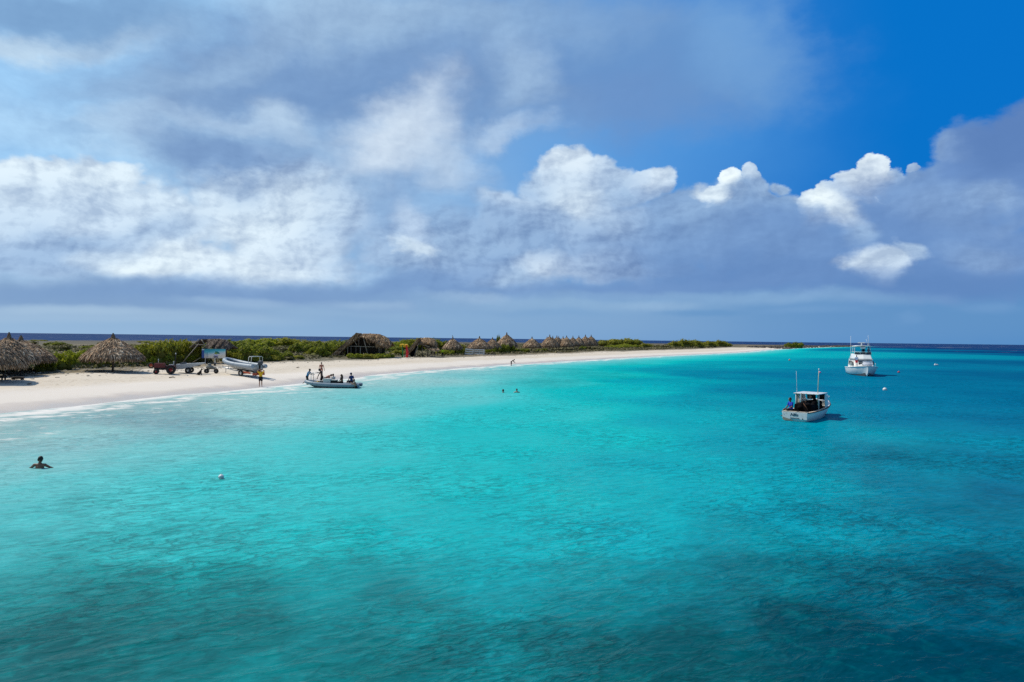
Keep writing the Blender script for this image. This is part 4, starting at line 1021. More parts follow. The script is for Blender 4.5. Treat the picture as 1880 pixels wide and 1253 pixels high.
# woman in a maroon bikini walking up the sand
p = on_land(590, 692)
J = stand(knl=(-.09, .16, .50), anl=(-.09, .16, .09), tol=(-.09, .30, .03), anr=(.10, -.22, .12), knr=(.10, .0, .48), tor=(.11, -.10, .03), wrl=(-.30, .10, .88), wrr=(.34, -.06, .86), elr=(.28, -.06, 1.1))
person('woman in a maroon bikini walking up the beach behind the inflatable boat', J, 'red', p, .15, bikini=(110, 25, 30), hair='bun', sc=.99)
# bather bending forward in the surf
p = on_land(938.5, 672)
J = stand(chest=(.0, .28, 1.12), neck=(0, .46, 1.22), head=(0, .58, 1.27), shl=(-.18, .38, 1.14), shr=(.18, .38, 1.14), ell=(-.2, .50, .9), wrl=(-.18, .66, .74), elr=(.2, .52, .9), wrr=(.18, .70, .78), pelvis=(0, 0, .90), face=(0, .8, -.6))
J['side'] = (1, 0, 0)
person('bather bending forward in the shallow surf far along the beach', J, 'dark', (p.x, p.y, -.15), -1.35, shorts=(25, 25, 35), vs=.014)
# lime-shirted person with arms thrown up in front of the leaning shelter
p = on_land(812.5, 655.5)
J = stand(shl=(-.17, 0, 1.40), ell=(-.32, 0, 1.58), wrl=(-.46, 0, 1.82), shr=(.17, 0, 1.40), elr=(.27, 0, 1.62), wrr=(.30, 0, 1.88))
person('person in lime shirt and black trousers, both arms raised beside the leaning shelter', J, 'brown', p, 3.1, shirt=(205, 255, 30), trousers=(18, 18, 20), vs=.014)
# ------------------------------------------------------------------ hull lofting
def hull(mb, st, deckcap=False):
    """st: list of (x, half_beam_sheer, z_sheer, half_beam_chine, z_chine, z_keel)"""
    rings = []
    for (x, b, zs, c, zc, zk) in st:
        pts = []
        for s_ in (1, -1):
            seg = [(b, zs), (b + .0, zs - .02), (b * .6 + c * .4, zs * .55 + zc * .45), (c, zc), (c * .5, (zc + zk) / 2), (0, zk)]
            if s_ == -1: seg = seg[::-1][1:]
            pts += [Vector((x, s_ * y, z)) for (y, z) in seg]
        rings.append(pts)
    mb.loft(rings, capa=True, capb=False); return rings
def sweep_strip(mb, pts, w, h):
    for a, b_ in zip(pts, pts[1:]): mb.bar(a, b_, h, h, 6)
# ------------------------------------------------------------------ inflatable boats
def rib_parts(rt, engine=True, arch=True, deck=True, TUBE=None):
    TUBE = TUBE or MT['tubegrey']
    Lh = 2.45; path = []; rad = []
    for s_ in (1, -1):
        seg = [(-Lh - .15, .84, .52, .15), (-Lh, .84, .52, .23), (-1.5, .86, .52, .25), (0, .86, .55, .25), (1.1, .82, .62, .25), (1.8, .64, .73, .24), (2.3, .36, .84, .235)]
        if s_ == -1: seg = seg[::-1]
        else: pass
        if s_ == 1: path += [((x, y * s_, z), r_) for (x, y, z, r_) in seg]; path.append(((2.5, 0, .90), .23))
        else: path += [((x, y * s_, z), r_) for (x, y, z, r_) in seg]
    P_ = [Vector(q[0]) for q in path]; R_ = [q[1] for q in path]
    sp, sr = [], []                                             # smooth the collar
    for i in range(len(P_) - 1):
        p0, p1, p2, p3 = P_[max(i - 1, 0)], P_[i], P_[i + 1], P_[min(i + 2, len(P_) - 1)]
        for k in range(5):
            t_ = k / 5; sp.append(.5 * ((2 * p1) + (p2 - p0) * t_ + (2 * p0 - 5 * p1 + 4 * p2 - p3) * t_ ** 2 + (3 * p1 - p0 - 3 * p2 + p3) * t_ ** 3)); sr.append(R_[i] * (1 - t_) + R_[i + 1] * t_)
    sp.append(P_[-1]); sr.append(R_[-1])
    col_ = MB().tube(sp, sr, 16).build('inflatable_collar', TUBE, rt, True)
    bnd = MB()
    for i in range(6, len(sp) - 6, 9):
        d = (sp[i + 1] - sp[i - 1]).normalized(); bnd.torus(sp[i], d, sr[i] + .002, .008, 16, 4)
    off = []
    for i in range(2, len(sp) - 2):
        d = (sp[i + 1] - sp[i - 1]).normalized(); o_ = d.cross(Vector((0, 0, 1))).normalized() * -1
        off.append(sp[i] + o_ * -(sr[i] + .004) * 1.0)
    bnd.tube(off, .022, 6); bnd.build('rubbing_strake', MT['darkgrey'], col_)
    h_ = MB(); hull(h_, [(-2.35, .72, .42, .66, .12, -.12), (-1, .74, .42, .68, .12, -.14), (.6, .70, .50, .60, .2, -.12), (1.5, .52, .62, .40, .36, .06), (2.1, .26, .76, .16, .58, .38), (2.4, .05, .84, .02, .76, .66)])
    h_.build('hull', MT['greyalu'], rt, True)
    if deck:
        d_ = MB(); d_.loft([[Vector((x, y, .36 + .06 * max(x, 0))), Vector((x, -y, .36 + .06 * max(x, 0)))] for (x, y) in ((-2.3, .64), (.8, .62), (1.5, .44), (2.1, .18))]); d_.build('deck', MT['darkgrey'], rt)
        MB().box((-2.3, 0, .42), (.08, 1.3, .5)).build('transom', MT['greyalu'], rt, bevel=.01)
    if engine:
        e = MB(); e.ell((-2.72, 0, .95), (.32, .20, .24), 14, 10); e.box((-2.66, 0, .78), (.40, .30, .24), taper=.9)
        en = e.build('outboard_engine', MT['darkgrey'], rt, True)
        l_ = MB(); l_.box((-2.62, 0, .28), (.16, .12, .85)); l_.box((-2.72, 0, -.10), (.38, .26, .03)); l_.ell((-2.70, 0, -.24), (.20, .06, .07), 10, 6); l_.build('engine_leg', MT['black'], en)
        pr = MB()
        for k in range(3):
            a = k * 2.094; pr.box((-2.93, math.sin(a) * .09, -.24 + math.cos(a) * .09), (.02, .09, .11), rx=-a)
        pr.build('propeller', MT['steel'], en)
    if arch:
        a_ = MB()
        for x in (-2.15, -1.75):
            a_.tube([(x, .72, .6), (x - .05, .68, 1.45), (x - .05, .55, 1.55), (x - .05, -.55, 1.55), (x - .05, -.68, 1.45), (x, -.72, .6)], .026, 8)
        for s_ in (1, -1): a_.bar((-2.2, s_ * .62, 1.52), (-1.8, s_ * .62, 1.52), .02)
        a_.build('stern_arch', MT['whitepaint'], rt, True)
# the boat on its trailer
pw = on_land(441, 691)                                          # near wheel contact
hx = math.atan2(3.4, -5.2)                                      # bow points left and away
RT = Vector((pw.x, pw.y, pw.z)) + Vector((.95 * math.cos(hx) - .9 * math.sin(hx) * 1.0, .95 * math.sin(hx) + .9 * math.cos(hx) * 1.0, 0)) * 0
nrmv = Vector((-math.sin(hx), math.cos(hx), 0)); axv = Vector((math.cos(hx), math.sin(hx), 0))
org = Vector((pw.x, pw.y, 0)) + nrmv * (-.92 if nrmv.y < 0 else .92) + axv * .55
gz = lz(org.x, org.y); slope = (lz(org.x + axv.x * 2, org.y + axv.y * 2) - lz(org.x - axv.x * 2, org.y - axv.y * 2)) / 4
tilt = -math.atan(slope) - .02
tr = thing('boat_trailer', 'galvanised boat trailer with white spoked wheels and orange-red boards under the grey inflatable', 'trailer', (org.x, org.y, pw.z), hx, tilt=(0, tilt))
fr = MB()
for s_ in (1, -1):
    fr.tube([(-2.1, s_ * .62, .50), (.9, s_ * .62, .50), (3.0, s_ * .06, .50), (3.5, s_ * .04, .50)], .05, 6)
for x in (-2.0, -.5, .9): fr.bar((x, -.62, .50), (x, .62, .50), .04)
fr.bar((-.55, -.86, .32), (-.55, .86, .32), .045); fr.bar((-.55, -.62, .34), (-.55, -.62, .5), .05); fr.bar((-.55, .62, .34), (-.55, .62, .5), .05)
fr.bar((3.0, 0, .45), (3.0, 0, -.02), .035); fr.bar((2.6, 0, .5), (2.5, 0, 1.0), .04)
fr.build('trailer_frame', MT['steel'], tr, True)
for s_ in (1, -1):
    bk = MB().box((-.6, s_ * .40, .62), (2.4, .12, .07)).build('bunk', MT['darkwood'], tr)
def wheel(parent, c, ax, R_, w, rim, spokes=6, tyre='black'):
    wl = MB(); ax = Vector(ax).normalized(); wl.torus(c, ax, R_ - w * .5, w * .52, 24, 8); t_ = wl.build('wheel', MT[tyre], parent, True)
    rm = MB(); a = ax.orthogonal().normalized(); b_ = ax.cross(a)
    rm.bar(Vector(c) - ax * .05, Vector(c) + ax * .05, R_ * .26, R_ * .26, 14)
    rm.torus(c, ax, R_ - w * .95, .022, 20, 6)
    for k in range(spokes):
        th = 2 * math.pi * k / spokes; e = a * math.cos(th) + b_ * math.sin(th); rm.bar(Vector(c) + e * R_ * .2, Vector(c) + e * (R_ - w * .9), .032, .024, 6)
    rm.build('rim', MT[rim] if isinstance(rim, str) else rim, t_, True)
for s_ in (1, -1): wheel(tr, (-.55, s_ * .92, .36), (0, 1, 0), .36, .19, 'white', 7)
MB().box((-2.12, 0, .42), (.05, 1.5, .26)).build('rear_board', MT['orange'], tr, bevel=.01)
for s_ in (1, -1): MB().box((-1.35, s_ * .86, .52), (1.15, .04, .20)).build('side_board', MT['orange'], tr, bevel=.01)
bt = thing('inflatable_boat', 'grey rigid inflatable boat with white stern arch sitting on the trailer, bow pointing left', 'boat', (org.x, org.y, pw.z + .72), hx, tilt=(0, tilt + .03)); bt.location += axv * .45; bt.location.z -= .06; bt.scale = (1.14, 1, 1); tr.scale = (1.12, 1, 1)
rib_parts(bt)
# the tender at the shore
c1 = G(566, 711); c2 = G(655, 715); mid = (c1 + c2) / 2; mid.z = .02; mid.y -= .0
hb = math.atan2(c1.y - c2.y, c1.x - c2.x); ln = (c1 - c2).length
td = thing('inflatable_boat', 'blue-grey inflatable boat full of people afloat at the shore, its bow to the left', 'boat', (mid.x, mid.y + .9, -.15), math.pi + .02)
td.location.x -= .12; td.scale = (ln / 5.45, 1, .8); rib_parts(td, arch=False, engine=False, TUBE=pm('blue_grey_inflatable_fabric', (.20, .27, .33), .45, .08, 3, grime=(.13, .17, .20)))
rl = MB(); rl.bar((2.0, .45, .85), (2.0, .45, 1.95), .028); rl.bar((2.0, -.45, .85), (2.0, -.45, 1.95), .028); rl.bar((2.0, -.45, 1.95), (2.0, .45, 1.95), .028)
rl.bar((2.0, .45, 1.95), (1.35, .45, 1.95), .026); rl.bar((2.0, .45, 1.95), (2.25, .45, 1.95), .026); rl.bar((1.6, .55, .85), (1.6, .5, 1.4), .02)
rl.build('boarding_rail', MT['whitepaint'], td, True)
YT = mid.y + .9
def TP(px, py, dy=0.0): return AT(px, py, YT + dy)
# cargo in the tender
def crate(px0, px1, py0, py1, dy, mat, label, lid=None, cat='crate', nm='crate'):
    a = TP(px0, py1, dy); b_ = TP(px1, py0, dy); w = b_.x - a.x; h = b_.z - a.z
    t_ = thing(nm, label, cat, ((a.x + b_.x) / 2, YT + dy, a.z))
    MB().box((0, 0, h * .44), (w, .55, h * .88)).build('box', MT[mat], t_, bevel=.02)
    MB().box((0, 0, h * .94), (w * 1.04, .59, h * .12)).build('lid', MT[lid or mat], t_, bevel=.015)
    rb_ = MB()
    for k in range(7): rb_.box((-w / 2 + w * (k + .5) / 7, -.283, h * .42), (w * .03, .02, h * .78))
    rb_.build('ribs', MT[mat], t_)
crate(594.5, 608, 695.5, 706, -.4, 'whitepaint', 'ribbed pale grey crate amidships in the inflatable boat')
crate(608.5, 619, 697.5, 706.5, -.35, 'black', 'black cooler box with a pale lid right of the ribbed crate', 'whitepaint', 'cooler box', 'cooler_box')
crate(588, 594, 699, 706, -.1, 'darkgrey', 'small grey box beside the standing man in the inflatable', 'whitepaint')
lj = TP(582.5, 702.5, 0); t_ = thing('life_jacket', 'yellow-orange life jacket heap in the bow of the inflatable boat', 'life jacket', lj)
mb = MB()
for (x, z, a) in ((-.2, 0, .2), (.05, .03, -.3), (.25, -.02, .5)): mb.ell((x, 0, z), (.19, .16, .10), 10, 6, Matrix.Rotation(a, 3, 'Y'))
mb.build('jacket', MT['yellow'], t_, True); MB().bar((-.3, -.1, .06), (.35, -.12, .03), .02).build('strap', MT['black'], t_)
# people of the tender. (x to image right, z up, y away; metres)
def fig(px, py_foot, dy): q = TP(px, py_foot, dy); return q
q = fig(563.5, 706.5, -.1)
J = dict(pelvis=(.02, 0, .78), chest=(.12, 0, 1.05), neck=(.20, 0, 1.24), head=(.26, 0, 1.37), side=(0, -1, 0), face=(1, 0, 0),
         shl=(.18, -.17, 1.18), ell=(.32, -.16, 1.0), wrl=(.50, -.12, .93), shr=(.18, .17, 1.18), elr=(.36, .15, 1.02), wrr=(.58, .12, .98),
         hpl=(.0, -.08, .74), knl=(.14, -.1, .38), anl=(.03, -.1, .07), tol=(.17, -.1, .02), hpr=(.0, .08, .74), knr=(-.02, .1, .36), anr=(-.32, .1, .20), tor=(-.42, .1, .08), curl=1.0)
J['side'] = (0, 1, 0); J['shl'], J['shr'] = J['shl'], J['shr']
person('person in blue swim shirt stepping onto the bow and gripping the boarding rail', J, 'brown', q, 0, shirt=(40, 120, 165), shorts=(16, 30, 42), vs=.012, sc=1.05)
q = fig(590, 705, .15)
J = dict(pelvis=(.05, 0, .62), chest=(.0, 0, .95), neck=(-.10, 0, 1.12), head=(-.17, -.02, 1.22), side=(0, 1, 0), face=(-1, 0, -.5),
         shl=(-.05, -.17, 1.05), ell=(-.20, -.16, .80), wrl=(-.32, -.12, .52), shr=(-.05, .17, 1.05), elr=(-.22, .15, .95), wrr=(-.45, .12, 1.0),
         hpl=(.05, -.08, .58), knl=(-.04, -.1, .26), anl=(.10, -.1, -.06), tol=(-.05, -.1, -.1), hpr=(.05, .08, .58), knr=(-.05, .1, .26), anr=(.12, .1, -.06), tor=(-.04, .1, -.1), curl=1.0)
person('shirtless man leaning over the bow of the inflatable, one arm reaching down', J, 'dark', q, 0, shorts=(28, 18, 26), vs=.012, sc=1.12)
q = fig(600, 700, .25)
J = dict(pelvis=(-.22, 0, .22), chest=(.08, 0, .42), neck=(.26, 0, .50), head=(.40, -.02, .55), side=(0, 1, 0), face=(1, 0, -.3),
         shl=(.18, -.17, .46), ell=(.24, -.18, .20), wrl=(.38, -.16, .05), shr=(.18, .17, .46), elr=(.26, .17, .2), wrr=(.40, .15, .06),
         hpl=(-.22, -.08, .18), knl=(.02, -.12, .02), anl=(-.34, -.12, -.12), tol=(-.46, -.12, -.16), hpr=(-.22, .08, .18), knr=(.02, .12, .02), anr=(-.34, .12, -.12), tor=(-.46, .12, -.16))
person('sunburnt bare-backed person crouching over the ribbed crate in the inflatable', J, 'red', q, 0, shorts=(14, 14, 18), vs=.012, sc=1.05)
def seated(rz=0, **kw):
    J = dict(pelvis=(0, 0, .12), chest=(0, .04, .44), neck=(0, .05, .66), head=(0, .08, .80), shl=(-.18, .03, .58), ell=(-.24, .10, .34), wrl=(-.14, .30, .22), shr=(.18, .03, .58), elr=(.24, .10, .34), wrr=(.14, .30, .22),
             hpl=(-.09, .05, .10), knl=(-.12, .44, .14), anl=(-.12, .48, -.22), tol=(-.12, .62, -.26), hpr=(.09, .05, .10), knr=(.12, .44, .14), anr=(.12, .48, -.22), tor=(.12, .62, -.26))
    J.update(kw); return J
q = fig(612.5, 703.5, .35); person('person in a white top seated behind the black cooler box in the inflatable', seated(), 'brown', q, 2.6, shirt=(205, 205, 205), shorts=(30, 30, 34), vs=.013)
q = fig(628, 704.5, .1); person('dark-haired person in a black top seated alone in the rear half of the inflatable', seated(), 'brown', q, 2.2, shirt=(20, 16, 22), shorts=(20, 20, 24), hair='long', vs=.013)
q = fig(645.5, 703, .3); person('person in navy shirt and blue cap seated at the stern of the inflatable', seated(elr=(.28, .0, .34), wrr=(.34, .12, .12)), 'tan', q, 1.0, shirt=(38, 58, 108), shorts=(14, 18, 40), cap=(34, 60, 120), vs=.013, sc=1.08)
q = fig(652.5, 715, -1.0)
J = dict(pelvis=(.05, 0, .22), chest=(-.03, 0, .50), neck=(-.10, 0, .68), head=(-.14, 0, .82), side=(0, 1, 0), face=(-1, .2, -.1),
         shl=(-.06, -.17, .62), ell=(-.18, -.14, .45), wrl=(-.36, -.05, .55), shr=(-.06, .17, .62), elr=(-.2, .16, .5), wrr=(-.38, .12, .60),
         hpl=(.05, -.08, .16), knl=(.13, -.1, -.18), anl=(.18, -.1, -.5), tol=(.1, -.1, -.55), hpr=(.05, .08, .16), knr=(.1, .1, -.2), anr=(.2, .1, -.5), tor=(.1, .1, -.55), curl=1.0)
person('person in dark shorts standing in the water holding the stern of the inflatable', J, 'tan', q, 0, shorts=(12, 16, 24), vs=.012, sc=1.05)

# ------------------------------------------------------------------ small white cabin boat, stern towards us
sc_, bw = G(1459, 774), Vector((0, 0, 0)); hd_ = math.atan2(5.0, 4.3)
base = Vector((sc_.x + math.cos(hd_) * 3.3, sc_.y + math.sin(hd_) * 3.3, 0))
nb = thing('cabin_boat', 'small white wooden cabin boat with a black tarpaulin load, seen from its lettered stern', 'boat', base, hd_, tilt=(.0, .0)); nb.scale = (1, .8, .84)
h_ = MB()
st = [(-3.3, 1.0, .70, .84, .04, -.2), (-2, 1.08, .70, .92, .0, -.28), (-.5, 1.10, .74, .90, .02, -.32), (1.0, 1.0, .82, .72, .08, -.32), (2.2, .72, .94, .38, .2, -.28), (3.0, .34, 1.06, .10, .45, -.15), (3.45, .03, 1.14, .01, .8, .2)]
hull(h_, st); h_.build('hull', pm('white_hull_aged', (.84, .88, .88), .35, .03, 2, grime=(.76, .80, .79)), nb, True)
rub = MB()
for s_ in (1, -1): rub.tube([(x, s_ * (b + .015), zs - .03) for (x, b, zs, *_r) in st], .035, 6)
rub.build('rub_rail', MT['darkwood'], nb, True)
ca = MB()
for s_ in (1, -1):
    ca.loft([[Vector((x, s_ * b, zs + .01)), Vector((x, s_ * max(b - .2, 0), zs + .012))] for (x, b, zs, *_r) in st])
ca.box((-3.2, 0, .715), (.24, 1.96, .04)); ca.build('side_deck', pm('cream_deck', (.60, .52, .42), .7, .15, 4, grime=(.35, .26, .18)), nb)
tm = MB(); tm.box((-3.315, 0, .42), (.05, 1.9, .5)); tm.build('transom_board', MT['white'], nb, bevel=.01)
fd = MB(); fd.loft([[Vector((x, b - .02, zs + .02)), Vector((x, 0, zs + .08)), Vector((x, -b + .02, zs + .02))] for (x, b, zs, *_r) in st[3:]]); fd.build('foredeck', MT['white'], nb, True)
fl = MB(); fl.box((-1.2, 0, .22), (4.0, 1.7, .05)); fl.box((-3.0, 0, .45), (.08, 1.8, .5)); fl.build('cockpit_floor', MT['darkwood'], nb)
cb = MB(); cb.box((1.75, 0, 1.12), (1.3, 1.05, .42), taper=.86); cb.build('trunk_cabin', MT['white'], nb, bevel=.05)
ws = MB()
for s_ in (1, -1):
    ws.loft([[Vector((.35, s_ * .98, .80)), Vector((1.25, s_ * .84, .85))], [Vector((.28, s_ * .97, 1.3)), Vector((1.16, s_ * .86, 1.3))], [Vector((.30, s_ * .96, 1.90)), Vector((.74, s_ * .9, 1.90))]])
ws.loft([[Vector((1.22, -.86, .86)), Vector((1.22, .86, .86))], [Vector((1.12, -.86, 1.3)), Vector((1.12, .86, 1.3))]])
o_ = ws.build('windscreen_frame', MT['white'], nb); sl_ = o_.modifiers.new('t', 'SOLIDIFY'); sl_.thickness = .05
for s_ in (-.43, .43): MB().loft([[Vector((1.12, s_ - .36, 1.34)), Vector((1.12, s_ + .36, 1.34))], [Vector((1.02, s_ - .36, 1.84)), Vector((1.02, s_ + .36, 1.84))]]).build('windscreen_pane', MT['glass'], nb)
rf = MB(); rf.box((-.22, 0, 1.93), (1.9, 2.0, .07)); rf.build('canopy_roof', MT['white'], nb, bevel=.04)
ed = MB()
for y in (-.62, -.05, .35, .78): ed.ell((-1.175, y, 1.93), (.012, .035, .03), 8, 6)
ed.build('roof_fitting', MT['black'], nb)
for (x, y) in ((-.9, .9), (-.9, .62), (-.9, -.9)):
    MB().bar((x, y, .72), (x, y, 1.90), .035 if y != .62 else .05).build('canopy_post', MT['white'], nb, True)
MB().box((-.88, .74, 1.45), (.05, .30, .9)).build('side_panel', MT['palewood'], nb, bevel=.01)
MB().tube([(-.85, .86, 1.95), (-.9, .9, 3.65)], [.016, .009], 6).build('antenna', MT['white'], nb, True)
ms = MB(); ms.tube([(-.8, -.74, .8), (-.8, -.8, 2.6), (-.85, -.85, 3.75)], [.034, .026, .02], 8); m_ = ms.build('signal_mast', pm('varnished_pole', (.60, .55, .34), .5, .2, 5), nb, True)
MB().ell((-.86, -.86, 3.85), (.05, .05, .08), 10, 8).build('mast_lamp', MT['white'], m_, True)
bx = MB(); bx.box((2.55, -.2, 1.35), (.22, .3, .55)); bx.build('bow_locker', MT['white'], nb, bevel=.03)
pr = MB(); pr.tube([(3.3, 0, 1.15), (3.3, 0, 1.55), (2.6, .45, 1.5), (2.6, .5, 1.05)], .02, 6); pr.tube([(3.3, 0, 1.55), (2.6, -.45, 1.5), (2.6, -.5, 1.05)], .02, 6); pr.build('pulpit_rail', MT['steel'], nb, True)
hd2 = MB(); hd2.box((.75, -.90, .98), (.18, .02, .10)); hd2.build('vent', MT['black'], nb)
# bow locker and the tarpaulin load
tp_ = MB(); rr_ = random.Random(4)
tp_.box((-.80, -.06, .70), (2.4, 1.45, .85), taper=.93)
for i in range(34): tp_.ell((rr_.uniform(-2.0, .3), rr_.uniform(-.72, .66), rr_.uniform(.75, 1.22)), (rr_.uniform(.16, .36), rr_.uniform(.14, .3), rr_.uniform(.10, .26)), 8, 6)
tl = bpy.data.objects.new('t', None); bpy.data.objects.remove(tl)
load = thing('tarpaulin_load', 'lumpy black tarpaulin-covered load filling the cockpit of the small cabin boat', 'tarpaulin', base, hd_); load.scale = (1, .8, .88)
voxel(tp_, 'cover', MT['tarp_and_shade'], load, .04, 3)
rp = MB(); rp.tube([(-2.1, -.5, .8), (-1.9, -.1, 1.18), (-.6, .1, 1.3), (.4, -.2, 1.2)], .02, 5); rp.build('lashing', pm('brown_rope', (.20, .10, .06), .8, .2), load, True)
ps_ = base + Vector((math.cos(hd_) * -2.35 - math.sin(hd_) * .55, math.sin(hd_) * -2.35 + math.cos(hd_) * .55, .50))
person('man in a royal blue shirt at the left rear corner of the small cabin boat', seated(chest=(-.02, .02, .42)), 'brown', ps_, hd_ + .9, shirt=(20, 55, 170), shorts=(16, 16, 22), vs=.011)
# stern lettering and hawse holes
def text(s, name, mat, parent, loc, size, rot, shear=0, ext=.004, sx=1.0):
    cu = bpy.data.curves.new(name, 'FONT'); cu.body = s; cu.size = size; cu.shear = shear; cu.extrude = ext; cu.align_x = 'CENTER'; cu.offset = .004 * size / .2
    to = bpy.data.objects.new('tmp', cu); SC.collection.objects.link(to)
    dg = bpy.context.evaluated_depsgraph_get(); me = bpy.data.meshes.new_from_object(to.evaluated_get(dg)); bpy.data.objects.remove(to)
    me.materials.clear(); o_ = link(name, me, mat, parent=parent); o_.location = loc; o_.rotation_euler = rot; o_.scale = (sx, 1, 1); return o_
ink = pm('navy_lettering', (.015, .03, .06), .5, .1)
RZ = (math.pi / 2, 0, -math.pi / 2)
text('Nilo', 'boat_name', ink, nb, (-3.346, .05, .40), .30, RZ, .35, sx=1.15)
text('CURACAO', 'home_port', ink, nb, (-3.346, -.02, .20), .115, RZ, 0, sx=1.25)
hw = MB()
for (y, z, r_) in ((-.62, .22, .045), (.82, .50, .02)): hw.bar((-3.345, y, z), (-3.35, y, z), r_, r_, 12)
hw.build('drain_hole', MT['black'], nb)
cl = MB()
for (y, x) in ((.55, -3.25), (-.22, -3.25), (-.86, -3.2)): cl.bar((x, y - .09, .77), (x, y + .09, .77), .028); cl.bar((x, y, .72), (x, y, .77), .03)
cl.build('stern_cleat', MT['black'], nb)
gs = MB(); gs.loft([[Vector((-3.346, .93, .30)), Vector((-3.346, .25, .12))], [Vector((-3.346, .88, .06)), Vector((-3.346, .1, .05))]]); gs.build('weed_stain', pm('weed_stain', (.30, .27, .20), .9, .4, 9), nb)

# ------------------------------------------------------------------ sport fishing boat, bow towards us
bow = G(1592, 691.5); hd_ = math.atan2(-.94, -.335)
base = Vector((bow.x - math.cos(hd_) * 5.4, bow.y - math.sin(hd_) * 5.4, 0))
sf = thing('fishing_yacht', 'large white sport fishing yacht with flybridge, seen bow on near the horizon', 'yacht', base, hd_); sf.scale = (1, .86, .9)
HW = pm('white_yacht_gelcoat', (.82, .84, .82), .25, .03, 1.5, grime=(.74, .76, .73))
st = [(-6, 2.0, 1.15, 1.85, .12, -.5), (-3, 2.25, 1.15, 2.0, .08, -.7), (0, 2.3, 1.25, 1.95, .1, -.8), (2.5, 2.15, 1.42, 1.5, .18, -.8), (4.2, 1.65, 1.56, .85, .32, -.6), (5.3, .95, 1.66, .28, .55, -.2), (5.95, .30, 1.72, .04, 1.0, .45), (6.2, .04, 1.74, .01, 1.5, 1.2)]
h_ = MB(); hull(h_, st); h_.build('hull', HW, sf, True)
dk = MB(); dk.loft([[Vector((x, b, zs + .0)), Vector((x, 0, zs + .07)), Vector((x, -b, zs + .0))] for (x, b, zs, *_r) in st]); dk.build('deck', HW, sf, True)
rr = MB()
for s_ in (1, -1): rr.tube([(x, s_ * (b + .02), zs) for (x, b, zs, *_r) in st], .05, 6)
rr.build('rub_rail', MT['white'], sf, True)
bt_ = MB()
for s_ in (1, -1): bt_.loft([[Vector((x, s_ * (c + .012), zc + .02)), Vector((x, s_ * (c * .9 + .02), -.02))] for (x, b, zs, c, zc, zk) in st[:6]])
bt_.build('boot_stripe', MT['darkgrey'], sf, True)
def housing(x0, x1, xf, w0, w1, z0, z1, nm, mat=HW, bev=.08):
    """raked house: front edge moves back from x1 to xf"""
    mb = MB(); vs = [(x0, w0, z0), (x1, w0 * .82, z0), (x1 + .25, 0, z0), (x1, -w0 * .82, z0), (x0, -w0, z0)]
    vt = [(x0, w1, z1), (xf, w1 * .82, z1), (xf + .2, 0, z1), (xf, -w1 * .82, z1), (x0, -w1, z1)]
    mb.add(vs + vt, [(4, 3, 2, 1, 0), (5, 6, 7, 8, 9)] + [(i, (i + 1) % 5, 5 + (i + 1) % 5, 5 + i) for i in range(5)])
    return mb.build(nm, mat, sf, bevel=bev)
housing(-3.2, 2.6, 1.5, 1.88, 1.74, 1.2, 2.62, 'deckhouse'); housing(-2.6, 1.75, 1.62, 1.84, 1.84, 2.64, 2.76, 'visor_and_shadow', MT['greyalu'], .02)  # grey strip: the visor's shadow line is put into its colour
housing(-2.5, 1.5, .75, 1.72, 1.5, 2.78, 3.62, 'flybridge')
win = MB()
for s_ in (1, -1): win.loft([[Vector((-2.6, s_ * 1.865, 1.75)), Vector((1.3, s_ * 1.80, 1.75))], [Vector((-2.4, s_ * 1.80, 2.4)), Vector((.9, s_ * 1.76, 2.4))]])
win.build('side_window', MT['glass'], sf)
for (y0, y1) in ((-1.32, -.52), (-.44, .44), (.52, 1.32)):
    xx = lambda y: .80 + .2 * (1 - abs(y) / 1.2)
    MB().loft([[Vector((xx(y0) + .08, y0, 3.60)), Vector((xx(y1) + .08, y1, 3.60))], [Vector((xx(y0) - .02, y0 * .98, 3.92)), Vector((xx(y1) - .02, y1 * .98, 3.92))]]).build('bridge_window', MT['glass'], sf).modifiers.new('t', 'SOLIDIFY').thickness = .02
fr = MB()
for y in (-1.36, -.48, .48, 1.36): fr.bar((.80 + .2 * (1 - abs(y) / 1.2), y, 3.55), (.74 + .2 * (1 - abs(y) / 1.2), y, 3.98), .035)
fr.tube([(-2.2, 1.4, 3.98), (.75, 1.36, 3.98), (.95, 0, 3.98), (.75, -1.36, 3.98), (-2.2, -1.4, 3.98)], .03, 6); fr.build('bridge_rail', MT['white'], sf, True)
for (x, y) in ((.3, 1.3), (.3, -1.3), (-1.9, 1.3), (-1.9, -1.3)): MB().bar((x, y, 3.6), (x, y * .96, 5.0), .04).build('hardtop_post', MT['white'], sf, True)
ht = MB(); ht.loft([[Vector((x, 1.5 * k, 5.0)), Vector((x, .8 * k, 5.10)), Vector((x, 0, 5.14)), Vector((x, -.8 * k, 5.10)), Vector((x, -1.5 * k, 5.0))] for (x, k) in ((-2.4, .92), (-1.9, 1), (.3, 1), (.8, .9))])
o_ = ht.build('hardtop', HW, sf, True); o_.modifiers.new('t', 'SOLIDIFY').thickness = .10
MB().box((.35, .1, 4.72), (.5, .75, .34)).build('electronics_box', MT['white'], sf, bevel=.06)
ra = MB(); ra.bar((-.4, -.05, 5.1), (-.4, -.05, 5.5), .14, .10, 10); r_ = ra.build('radar_mount', MT['white'], sf, True); MB().box((-.4, -.05, 5.58), (.16, 1.25, .12)).build('radar_bar', MT['white'], r_, bevel=.03)
for (x, y0, y1, z0, z1, nm) in ((1.6, -2.05, -2.12, 1.3, 6.75, 'outrigger'), (-.2, 1.15, .95, 5.05, 6.9, 'antenna'), (-.8, 1.1, .75, 5.05, 6.2, 'antenna')):
    MB().tube([(x, y0, z0), (x, y1, z1)], [.05, .022], 6).build(nm, MT['white'], sf, True)
hr = MB()
